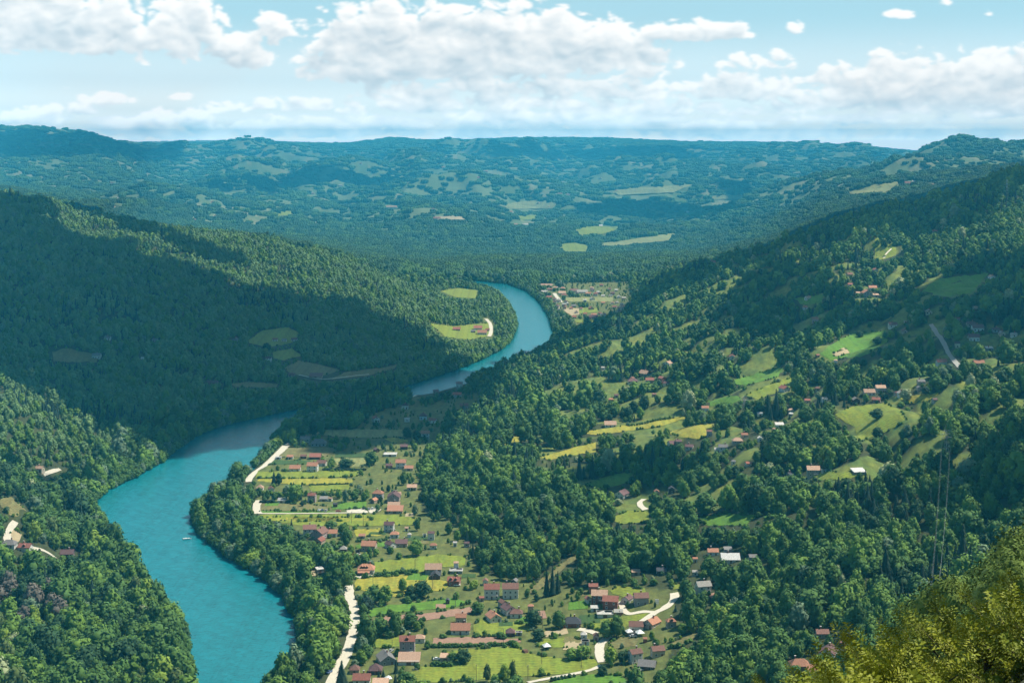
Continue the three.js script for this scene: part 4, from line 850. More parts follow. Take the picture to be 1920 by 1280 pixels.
const roll = makeRandom(2024), trees = [];
function blocked(u, v, top, half = 0) { return blockedAt(u, v, top) || half > 1 && (blockedAt(u - half, v, top) || blockedAt(u + half, v, top)); }
function blockedAt(u, v, top, pad = 0) {                       // would a tree standing here hide a clearing, a lane or a house of the photograph?
  const ys = [v, (v + top) / 2, top + (v - top) * .12];
  for (const { outline, box } of clearings) { if (u < box[0] || u > box[1] || v < box[2] || top > box[3]) continue; for (const y of ys) if (inside(outline, u, y)) return true; }
  for (const { line, box } of lanes) { if (u < box[0] - 6 || u > box[1] + 6 || v < box[2] - 3 || top > box[3] + 3) continue; for (const y of ys) if (fromLine(line, u, y, false) < 4.5 + pad) return true; }
  for (const b of houseBoxes) if (u > b[0] - pad && u < b[1] + pad && v > b[2] && top < b[3]) { if (v < b[3] - (b[3] - b[2]) * .55 || top > b[2] + (b[3] - b[2]) * .5) continue; return true; }
  return false;
}
function pickTone(x, z, region) {
  const n = .5 + .5 * (noise2(x / 120, z / 120) * .6 + noise2(x / 38 + 9, z / 38) * .5), k = clamp(n * .62 + roll() * .38, 0, .999), rare = roll();
  if (region === 'foreground slope') return k < .5 ? 'gold' : 'leaf';
  if (region === 'distant woodland') return k < .5 ? 'deep' : k < .9 ? 'forest' : 'fresh';
  if (region === 'left hill forest') return rare < .02 ? 'willow' : k < .20 ? 'forest' : k < .45 ? 'fresh' : 'pale';
  if (region === 'riverside wood') return rare < .13 ? 'willow' : k < .22 ? 'deep' : k < .60 ? 'forest' : k < .84 ? 'fresh' : 'lime';
  if (region === 'left bank wood') return rare < .03 ? 'willow' : rare < .05 ? 'bloom' : k < .30 ? 'deep' : k < .56 ? 'forest' : k < .74 ? 'fresh' : k < .84 ? 'olive' : 'lime';
  return rare < .022 ? 'willow' : rare < .034 ? 'bloom' : k < .27 ? 'deep' : k < .58 ? 'forest' : k < .82 ? 'fresh' : 'lime';
}
function regionOf(x, z, u, v) {
  const d = -z; if (d < 420) return 'foreground slope'; if (d > 3150) return 'distant woodland';
  const left = d < 2980 && crossings(riverLine, x, z) > 0, r = riverDistance(x, z);
  if (left) return d < 1230 ? 'left bank wood' : r < 45 && d < 1800 ? 'riverside wood' : 'left hill forest';
  if (r < 75 || (u < 700 && d < 1250)) return 'riverside wood';
  if (inside(valleyFloor, u, v) || inside(farFloor, u, v) || inside(farVillage, u, v)) return 'garden trees';
  return 'right slope forest';
}
// single trees that the photograph shows apart: column, row of the foot, width and height in px, tone, kind, label
`755 1110 19 27 fresh b lone egg-shaped tree standing in the yellow hay field
771 1124 30 27 deep b left of the two dark round trees by the hay field
791 1121 32 34 deep b right of the two dark round trees by the hay field
687 1148 26 30 conifer b dark round tree at the edge of the wheat strip
700 1131 34 34 forest b broad tree beside the lower riverside road
722 1132 30 36 fresh b open spreading tree above the wheat strip
684 1193 24 32 conifer b very dark tree beside the white road
712 1192 34 34 forest b broad garden tree below the ploughed strip
771 1176 27 28 forest b round tree in front of the ploughed strip
546 999 11 25 conifer c slim dark conifer beside the riverside brown houses
619 991 20 16 forest b round tree behind the orange-roofed hall
644 1003 26 22 forest b wide bushy tree beside the orange-roofed hall
643 1106 42 52 forest b huge dark tree beside the riverside road
780 1042 30 32 fresh b large bushy tree beside the maroon-roofed house
782 995 12 24 forest b slender tree standing alone in the long meadow
513 909 12 26 conifer c left of the two dark spruces by the pyramid hut
522 910 13 24 deep b leafy tree next to the dark spruces
566 949 9 11 conifer b small dark round bush before the tall red-roofed house
648 877 29 18 deep b wide dark tree in the pale strip field
696 872 27 27 forest b big round tree beside the strip crops
763 822 19 22 deep b left of the two dark trees by the upstream house
781 827 20 20 deep b right of the two dark trees by the upstream house
640 1284 27 44 conifer c tall dark spruce at the bottom beside the white road
741 1288 12 26 conifer c slim conifer at the bottom edge by the red roof
762 1290 32 32 forest b round tree at the bottom edge by the greenhouse
913 1278 16 34 olive b left of the pale young trees in the near meadow
947 1282 22 38 lime b tallest of the pale young trees in the near meadow
961 1279 16 40 olive b right of the pale young trees in the near meadow
930 1284 22 20 fresh b low pale bush in the near meadow
1139 1197 34 36 forest b left of the two big trees above the road bend
1156 1195 30 44 forest b right of the two big trees above the road bend
1168 1243 21 24 deep b round dark tree left of the brown hillside house
1130 1266 20 20 deep b round bush beside the lower road
1072 1236 28 22 fresh b left part of the bushy thicket in the near meadow
1094 1234 30 24 fresh b right part of the bushy thicket in the near meadow
1025 1118 15 50 conifer c left of the tall dark conifers above the village
1036 1116 14 56 conifer c tallest of the dark conifers above the village
1046 1112 14 40 conifer c right of the tall dark conifers above the village
869 1243 32 26 deep b big dark round bush beside the peach shed
849 1240 20 18 forest b smaller bush next to the dark round bush
1645 786 26 20 deep b dark round bush in the terraced meadow
1647 822 24 22 deep b dark round tree below the terraced meadow
1700 752 22 24 bloom b cream flowering tree beside the hilltop meadow
1736 740 16 16 conifer b dark round tree on the hilltop meadow
500 660 16 18 deep b dark round tree in the shaded hamlet pastures
1186 912 16 20 deep b dark tree standing in the shaded sloping field
1613 632 15 12 deep b round bush on the green hill pasture
1646 646 18 15 deep b larger round bush on the green hill pasture
1660 634 12 12 forest b small bush at the top of the hill pasture
1230 1212 16 16 forest b round tree between the lower hamlet houses
1048 1178 30 34 forest b broad tree left of the slate-roofed house
895 1150 28 22 forest b bushy tree below the tall white pair
1000 1176 32 34 deep b dark tree beside the bare building plot
1010 1200 26 22 deep b dark bushy tree at the end of the ploughed field`.split('\n').forEach((row) => {
  const m = row.trim().match(/^(\S+) (\S+) (\S+) (\S+) (\S+) (\S) (.+)$/), [, u, v, w, h, tone, kind, label] = m, p = sight(+u, +v), s = -p.z / FOCAL;
  trees.push({ x: p.x, y: p.y, z: p.z, w: +w * s, h: +h * s, tone, kind, label, region: 'single', px: 1e6, turn: roll() * 6.28 });
});
// woods: trees stand everywhere outside the clearings
function plant(dA, dB, step, uA, uB, density) {
  for (let d = dA; d < dB; d += step(d)) {
    const s = step(d);
    for (let x = (uA - 960) * d / FOCAL; x < (uB - 960) * d / FOCAL; x += s) {
      const X = x + (roll() - .5) * s * .95, Z = -(d + (roll() - .5) * s * .95), u = 960 + FOCAL * X / -Z;
      if (u < uA || u > uB) continue;
      const r = riverDistance(X, Z); if (r < 1.2) continue;
      const Y = height(X, Z), v = HORIZON + FOCAL * (EYE - Y) / -Z, region = regionOf(X, Z, u, v), keep = density(X, Z, u, v, region, r);
      if (roll() > keep) continue;
      const small = region === 'garden trees' ? .5 : 1, k = roll(), n = noise2(X / 55, Z / 55);
      let w = Math.min((5.4 + 9.5 * k * k + 2.8 * n) * (roll() < .06 ? 1.35 : 1), -Z < 420 ? 10 : 99) * (region === 'left hill forest' ? .62 : -Z > 1550 ? .74 : region === 'right slope forest' ? .9 : 1) * (small === 1 ? 1 : .22 + .60 * roll() * roll()), h = w * (.72 + .75 * roll()) + 1.4;
      const high = h * FOCAL / -Z;
      const half = w * .42 * FOCAL / -Z;
      if (blocked(u, v, v - high, half)) { w *= .5; h *= .42; if (blocked(u, v, v - high * .42, half * .5) || roll() < .25) continue; }
      let tone = pickTone(X, Z, region), kind = 'b';
      if (region !== 'foreground slope' && region !== 'garden trees' && noise2(X / 170 + 31, Z / 170) > .52 && roll() < .5) { kind = 'c'; tone = 'conifer'; w *= .62; h *= 1.12; }
      if (region === 'left bank wood' && u < 115 && v > 1120 && v < 1190 && roll() < .4) tone = 'dry';
      trees.push({ x: X, y: Y - .35, z: Z, w, h, tone, kind, region, px: w * h * 1e6 / (Z * Z), u, v, turn: k * 40 });
    }
  }
}
const gardens = (x, z) => .10 + .75 * smooth(.05, .55, noise2(x / 34, z / 34));
const shoots = monotone([[1300, 1300], [1400, 1268], [1480, 1250], [1560, 1216], [1650, 1188], [1775, 1140], [1900, 1100], [2150, 1060]]);
plant(110, 330, () => 6.4, 1330, 2150, (x, z, u, v) => v > 900 && v - 13 * FOCAL / -z < shoots(u) + 25 ? .95 : 0);
plant(640, 1550, () => 7.0, -140, 2060, (x, z, u, v, region) => region === 'garden trees' ? gardens(x, z) : v > 1330 ? 0 : .93 - .90 * pasture(x, z, u, v));
plant(1550, 3150, () => 6.0, -140, 2060, (x, z, u, v, region) => region === 'garden trees' ? .16 : .93 - .90 * pasture(x, z, u, v));
// willows and alders leaning over both banks
riverLine.forEach((a, i) => {
  const b = riverLine[(i + 1) % riverLine.length], l = Math.hypot(b[0] - a[0], b[1] - a[1]), nx = -(b[1] - a[1]) / l, nz = (b[0] - a[0]) / l;
  for (let t = 0; t < l; t += 4.4) for (const out of [-.4, 3.5]) {
    let x = lerp(a[0], b[0], t / l) + (roll() - .5) * 3, z = lerp(a[1], b[1], t / l) + (roll() - .5) * 2; const sgn = inside(riverLine, x + nx * 4, z + nz * 4) ? -1 : 1; x += sgn * nx * out; z += sgn * nz * out;
    if (z > -640) continue; const y = Math.max(-.3, height(x, z)), u = 960 + FOCAL * x / -z, v = HORIZON + FOCAL * (EYE - y) / -z; if (u < -140 || u > 2060) continue;
    const w = 4.5 + 4.5 * roll(), h = w * (.7 + .5 * roll()) + 1, left = crossings(riverLine, x, z) > 0; if (blocked(u, v, v - h * FOCAL / -z, 2)) continue;
    trees.push({ x, y: y - .5, z, w, h, tone: pickTone(x, z, 'riverside wood'), kind: 'b', region: left && -z < 1230 ? 'left bank wood' : 'riverside wood', px: w * h * 1e6 / (z * z), u, v, turn: roll() * 40 });
  }
});
// ragged hedges and scrub along the edges of the valley fields
for (const { outline, box } of clearings.filter((c) => c.box[2] > 600)) outline.forEach((a, i) => {
  const b = outline[(i + 1) % outline.length], l = Math.hypot(b[0] - a[0], b[1] - a[1]);
  for (let t = roll() * 4; t < l; t += 2.2 + 5 * roll()) {
    if (noise2(lerp(a[0], b[0], t / l) / 22, i * 3 + box[0]) < .12) continue;
    const p = sight(lerp(a[0], b[0], t / l) + (roll() - .5) * 2, lerp(a[1], b[1], t / l) + .6), s = 1.1 + 2.4 * roll() * roll(), [u, v] = inPhoto(p);
    if (houseBoxes.some((q) => u > q[0] && u < q[1] && v > q[2] && v < q[3] + 3) || lanes.some((q) => u > q.box[0] - 4 && u < q.box[1] + 4 && v > q.box[2] - 4 && v < q.box[3] + 4 && fromLine(q.line, u, v, false) < 3.5)) continue;
    trees.push({ x: p.x, y: p.y - .2, z: p.z, w: s * (1 + .6 * roll()), h: s * (.8 + .7 * roll()), tone: pickTone(p.x, p.z, 'riverside wood'), kind: 'b', region: 'garden trees', px: 0, u, v, turn: roll() * 6.28 });
  }
});
// far country: woods, copses and hedges
const farTrees = [];
for (let d = 3150; d < 21500; d += (d < 5600 ? 17 : d < 9500 ? 23 : d < 14000 ? 36 : 50)) {
  const s = d < 5600 ? 17 : d < 9500 ? 23 : d < 14000 ? 36 : 50;
  for (let x = (-120 - 960) * d / FOCAL; x < (2040 - 960) * d / FOCAL; x += s) {
    const X = x + (roll() - .5) * s, Z = -(d + (roll() - .5) * s), u = 960 + FOCAL * X / -Z; if (riverDistance(X, Z) < 6) continue;
    const wood = fbm(X / 420 + 3, Z / 380, 4), hedge = Math.abs(noise2(X / 210, Z / 170 + 20)) < .07, near = smooth(7200, 5600, d), rim = smooth(15500, 18500, d) * .3;
    if (!(wood + near * .9 + rim + .45 * noise2(X / 115, Z / 115) > .13 || hedge && roll() < .75 || roll() < .08)) continue;
    const Y = height(X, Z), v = HORIZON + FOCAL * (EYE - Y) / -Z; if (v > 560 || Z > -3140) continue;
    let skip = false; for (const { outline, box } of clearings) if (u > box[0] && u < box[1] && v > box[2] - 4 && v < box[3] + 4 && (inside(outline, u, v) || inside(outline, u, v - 14 * FOCAL / d))) { skip = true; break; }
    if (!skip) for (const b of houseBoxes) if (u > b[0] && u < b[1] && v > b[2] && v < b[3] + 3) { skip = true; break; }
    if (skip) continue;
    farTrees.push({ x: X, y: Y - 1.5, z: Z, w: s * (1.0 + .4 * roll()), h: (d < 5600 ? 38 : d < 9500 ? 46 : d < 14000 ? 56 : 46) * (.6 + .7 * roll()), tone: d < 7000 && roll() < .5 ? 'deep' : pickTone(X * .4, Z * .4, 'distant woodland'), turn: roll() * 6.28 });
  }
}
console.log('trees', trees.length, 'far', farTrees.length);

// the 300 or so that show largest stand as trees of their own; the rest are woods
trees.sort((a, b) => b.px - a.px);
const seen = (t) => t.region === 'single' || (t.u > -20 && t.u < 1940 && t.v - t.h * FOCAL / -t.z < 1275);
const own = [], mass = []; for (const t of trees) (seen(t) && own.length < 296 ? own : mass).push(t);
const words = { 'foreground slope': 'broad tree on the near slope behind the foreground branches', 'left bank wood': 'broadleaf tree in the near wood left of the river', 'riverside wood': 'broadleaf tree in the belt of trees along the river', 'right slope forest': 'broadleaf tree in the nearest wood on the right slope', 'garden trees': 'small broadleaf tree among the village gardens', 'left hill forest': 'broadleaf tree on the left hill' };
const toneWord = { deep: 'dark green', forest: 'mid green', fresh: 'fresh green', lime: 'bright lime green', olive: 'olive green', willow: 'silvery grey-green', bloom: 'cream flowering', dry: 'bare grey-brown', conifer: 'blackish green', yellow: 'yellow-green', pale: 'pale green', gold: 'golden green', leaf: 'yellow-green' };
for (const t of own) {
  const near = -t.z < 420, conifer = t.kind === 'c', single = t.region === 'single', label = single ? t.label : `${toneWord[t.tone]} ${(conifer ? words[t.region].replace('broadleaf tree', 'conifer') : words[t.region])}`;
  const o = thing(conifer ? 'conifer_tree' : 'broadleaf_tree', label, 'tree', new THREE.Vector3(t.x, t.y, t.z), t.turn, single ? 'trees standing apart' : label.replace(/ (tree|conifer) /, ' trees '));
  const trunk = mesh('trunk', trunkShape, bark, o); trunk.scale.set(t.h, t.h, t.h);
  const set = conifer ? variants.conifer : near ? variants.fine : variants.near, g = set[Math.floor((t.turn * 7) % set.length)];
  const crown = mesh('crown', g, leafLook[t.tone], o); crown.scale.set(t.w * (conifer ? 1.2 : 1.12), t.h * (conifer ? 1 : .92), t.w * (conifer ? 1.2 : 1.12)); crown.position.y = conifer ? t.h * .04 : t.h * .06;
}
const stuffWords = { 'left bank wood': 'dense green wood on the near left bank', 'riverside wood': 'thick belt of trees and willows lining the river', 'right slope forest': 'dense mixed forest covering the right valley slope', 'left hill forest': 'dark forest covering the left hill', 'garden trees': 'bushes and fruit trees scattered through the village gardens', 'foreground slope': 'yellow-green undergrowth of the near slope', 'distant woodland': 'blue distant woods and hedges on the far hills' };
const leaves = new THREE.MeshStandardMaterial({ color: 0xffffff, roughness: .85 });
const M = new THREE.Matrix4(), Q = new THREE.Quaternion(), UPV = new THREE.Vector3(0, 1, 0), tint = new THREE.Color();
function wood(region, all, sets) {
  const o = new THREE.Group(); o.name = numbered({ 'left bank wood': 'riverbank_wood', 'riverside wood': 'riverside_wood', 'right slope forest': 'hillside_forest', 'left hill forest': 'hill_forest', 'garden trees': 'garden_foliage', 'foreground slope': 'undergrowth', 'distant woodland': 'distant_forest' }[region]); scene.add(o); tag(o, stuffWords[region], 'forest', null, 'stuff');
  const lists = new Map();
  for (const t of all) { const set = sets(t), g = set[Math.floor(Math.abs(t.turn * 7.3)) % set.length]; if (!lists.has(g)) lists.set(g, []); lists.get(g).push(t); }
  for (const [g, list] of lists) {
    const im = new THREE.InstancedMesh(g, leaves, list.length); im.name = 'crowns'; im.castShadow = im.receiveShadow = true; im.userData.kind = 'stuff';
    list.forEach((t, i) => {
      const wide = t.w * (t.kind === 'c' ? 1.2 : 1.12), c = TONES[t.tone], f = .88 + .24 * ((Math.sin(t.x * 12.9898 + t.z * 78.233) * 43758.5453 % 1 + 1) % 1);
      M.compose(new THREE.Vector3(t.x, t.y + (region === 'distant woodland' ? 0 : t.h * .05), t.z), Q.setFromAxisAngle(UPV, t.turn), new THREE.Vector3(wide, t.h, wide)); im.setMatrixAt(i, M);
      im.setColorAt(i, tint.setRGB(c[0] * f, c[1] * f, c[2] * f));
    });
    o.add(im);
  }
}
for (const region of ['left bank wood', 'riverside wood', 'right slope forest', 'left hill forest', 'garden trees', 'foreground slope']) {
  const all = mass.filter((t) => t.region === region); if (all.length) wood(region, all, (t) => t.kind === 'c' ? variants.conifer : -t.z < 420 ? variants.fine : -t.z < 1500 ? variants.near : variants.mid);
}
wood('distant woodland', farTrees, () => variants.copse);

// ───────────── foreground trees with leafy sprays ─────────────
{
  const R = makeRandom(555);
  const spray = (seed) => {                                     // a leafy shoot, 1 m long, pointing up
    const r = makeRandom(seed), pos = [], nor = [];
    for (let i = 0; i < 58; i++) {
      const t = .04 + .96 * (i / 57), a = i * 2.4 + r() * .6, reach = .30 * (1 - t * .72) * (.5 + .7 * r()), c = new THREE.Vector3(Math.cos(a) * reach, t, Math.sin(a) * reach);
      const out = new THREE.Vector3(Math.cos(a), .35 + .5 * r(), Math.sin(a)).normalize(), side = new THREE.Vector3(-Math.sin(a), (r() - .5) * .7, Math.cos(a)).normalize(), L = .064 * (.6 + .9 * r()), w = L * .48, f = out.clone().cross(side).normalize(); if (f.y < 0) f.negate();
      const A = c.clone().addScaledVector(out, -L), B = c.clone().addScaledVector(side, w).addScaledVector(f, .016), C = c.clone().addScaledVector(out, L).addScaledVector(f, -.02), D = c.clone().addScaledVector(side, -w).addScaledVector(f, .016);
      for (const v of [A, B, C, A, C, D]) { pos.push(v.x, v.y, v.z); nor.push(f.x, f.y, f.z); }
    }
    return facing(pos, nor);
  };
  const sprays = [1, 2, 3, 4, 5, 6].map((s) => spray(900 + s));
  const tone = [rgb(.21, .245, .014), rgb(.175, .215, .013), rgb(.24, .265, .015)].map((c) => new THREE.MeshPhysicalMaterial({ color: c, roughness: .6, specularIntensity: .35, transmission: .2, thickness: 0 }));
  [[1900, 64, 1100, 4.4, 'tallest foreground tree at the right edge with yellow-green leaves'], [1775, 60, 1140, 4.2, 'foreground tree with bright yellow sprays left of the tallest one'], [1650, 57, 1198, 3.7, 'foreground tree with pointed leafy shoots in the middle'], [1562, 52, 1242, 2.8, 'foreground treetop right below the hipped orange house'], [1490, 50, 1270, 2.4, 'leftmost foreground treetop at the bottom edge'], [1850, 46, 1172, 3.4, 'foreground tree crown in front at the lower right'], [1715, 44, 1212, 3.2, 'foreground tree crown in front at the bottom middle'], [1945, 45, 1150, 3.0, 'foreground crown cut by the right edge'], [1610, 42, 1246, 2.6, 'low foreground crown at the bottom edge']].forEach(([u, d, top, rad, label], n) => {
    const x = (u - 960) * d / FOCAL, yTop = EYE - (top - HORIZON) * d / FOCAL, foot = onGround(x, -d), tall = yTop - foot.y, o = thing('foreground_tree', label, 'tree', foot, 0, 'yellow-green trees in the foreground'), parts = [], limbs = [limb([0, -.5, 0], [0, tall * .62, 0], .16, .07, 8)];
    // boughs round the trunk, each carrying rows of leafy shoots towards its end
    const boughs = Math.round(17 * rad / 3), put = (at, dir, len) => { const g = sprays[Math.floor(R() * 6)].clone(); M.compose(at, Q.setFromUnitVectors(UPV, dir), new THREE.Vector3(len * 1.25, len, len * 1.25)); g.applyMatrix4(M); parts.push(g); };
    for (let i = 0; i < boughs; i++) {
      const t = i / (boughs - 1), a = i * 2.4 + (R() - .5) * .8, up = .25 + .55 * t + .2 * R(), dir = new THREE.Vector3(Math.cos(a), up, Math.sin(a)).normalize(), long = rad * (1.12 - .62 * t) * (.8 + .35 * R()), root = new THREE.Vector3(0, tall - .9 - (1 - t) * rad * 1.05 - long * dir.y * .55, 0), tip = root.clone().addScaledVector(dir, long);
      limbs.push(limb(root.toArray(), tip.toArray(), .05, .012, 5));
      for (let q = .22; q < 1; q += .085 + .03 * R()) {
        const at = root.clone().lerp(tip, q), side = new THREE.Vector3(-Math.sin(a), 0, Math.cos(a));
        for (const s of [-1, 1]) if (R() < .78) put(at, dir.clone().multiplyScalar(.55 + .4 * R()).addScaledVector(side, s * (.5 + .4 * R())).add(new THREE.Vector3((R() - .5) * .3, .25 + .5 * R(), (R() - .5) * .3)).normalize(), (.5 + .45 * R()) * (1.15 - q * .35));
      }
      put(tip.clone().addScaledVector(dir, -.2), dir.clone().add(new THREE.Vector3(0, .5, 0)).normalize(), .8 + .5 * R());
    }
    for (let i = 0; i < 5; i++) put(new THREE.Vector3((R() - .5) * .7, tall - 1.1 - .3 * i * R(), (R() - .5) * .7), new THREE.Vector3((R() - .5) * .5, 1, (R() - .5) * .5).normalize(), 1 + .3 * R());
    mesh('trunk', mergeGeometries(limbs), bark, o);
    mesh('crown', mergeGeometries(parts), tone[n % 3], o);
  });
}

// ───────────── vegetable plots beside the village houses ─────────────
{
  const R = makeRandom(404);
  list.forEach((row) => {
    const [u, v, w] = row.split(' ').map(Number), where = row.split('|')[1]; if (v < 930 || u < 480 || u > 1330 || R() < .45) return;
    const s = R() < .5 ? -1 : 1, U = u + s * (w * .5 + 8 + 6 * R()), V = v + 4 * R(), p = sight(U, V), a = 3 + 4 * R(), b = 3 + 5 * R(); if (houseBoxes.some((q) => U > q[0] - 6 && U < q[1] + 6 && V > q[2] && V < q[3] + 4) || lanes.some((q) => fromLine(q.line, U, V, false) < 8)) return;
    const t = (R() - .5) * .4, c = Math.cos(t), n = Math.sin(t), look0 = ['brown', 'green', 'fallow', 'deep', 'tan'][Math.floor(R() * 5)];
    tag(mesh('garden_plot', drape([[-a, -b], [a, -b], [a, b], [-a, b]].map(([x, z]) => [p.x + x * c - z * n, p.z + x * n + z * c]), .05, 8), fieldLook[look0]), `small garden plot near the building ${where}`.split(' ').slice(0, 16).join(' '), null, null, 'structure');
  });
}

// ───────────── hedges and crop rows ─────────────
{
  const R = makeRandom(31), bush = crownShape(71, { lobes: 6, sprays: 30, size: .08, tall: 1, tip: .1 });
  const hedge = (label, toneName, high, line, step = 1) => {
    const px = P(line), p = px.map(([u, v]) => sight(u, v)), parts = [], c = p[0];
    for (let i = 0; i < p.length - 1; i++) { const l = p[i].distanceTo(p[i + 1]), n = Math.ceil(l / (high * .62 * step)); for (let k = 0; k < n; k++) { const x = lerp(p[i].x, p[i + 1].x, k / n), z = lerp(p[i].z, p[i + 1].z, k / n), s = high * (.8 + .4 * R()), g = bush.clone(); M.compose(new THREE.Vector3(x - c.x, height(x, z) - c.y - .2, z - c.z), Q.setFromAxisAngle(UPV, R() * 6), new THREE.Vector3(s * 1.15, s, s * 1.15)); g.applyMatrix4(M); parts.push(g); } }
    const m = mesh('hedge', mergeGeometries(parts), leafLook[toneName]); m.position.copy(c); tag(m, label, 'hedge', 'hedges and crop rows of the valley floor');
  };
  hedge('row of tall maize along the ploughed reddish field', 'forest', 2.4, '810,1214 870,1213 930,1211 966,1208', .8);
  hedge('clipped dark hedge beside the long low shed', 'conifer', 2.6, '488,943 518,943');
  hedge('dark hedge between the low shed and the tall house', 'conifer', 2.4, '537,943 548,943');
  hedge('row of garden crops behind the clustered gardens', 'forest', 2, '668,1016 700,1015 728,1013');
  hedge('shrubby hedge above the yellow hay field', 'forest', 2.8, '704,1081 735,1077 770,1073 785,1075');
  hedge('row of vines along the yellow strip', 'deep', 1.6, '580,910 620,909 654,908');
  hedge('orchard row behind the tall red-roofed house', 'fresh', 3.4, '494,928 530,930 572,929', 1.2);
  hedge('second orchard row behind the tall red-roofed house', 'fresh', 3.2, '594,927 630,929 656,927', 1.3);
  hedge('bushy hedge above the open near meadow', 'forest', 3, '810,1248 835,1250 850,1249');
  hedge('dark hedge below the white farmhouse', 'conifer', 2.2, '606,882 640,882 688,882');
  hedge('hedge along the far edge of the long hay meadow', 'forest', 2.6, '1180,799 1220,792 1262,783', 1.6);
  hedge('scrub line along the lower road', 'deep', 2.4, '1035,1277 1060,1272 1085,1268', 1.8);
}

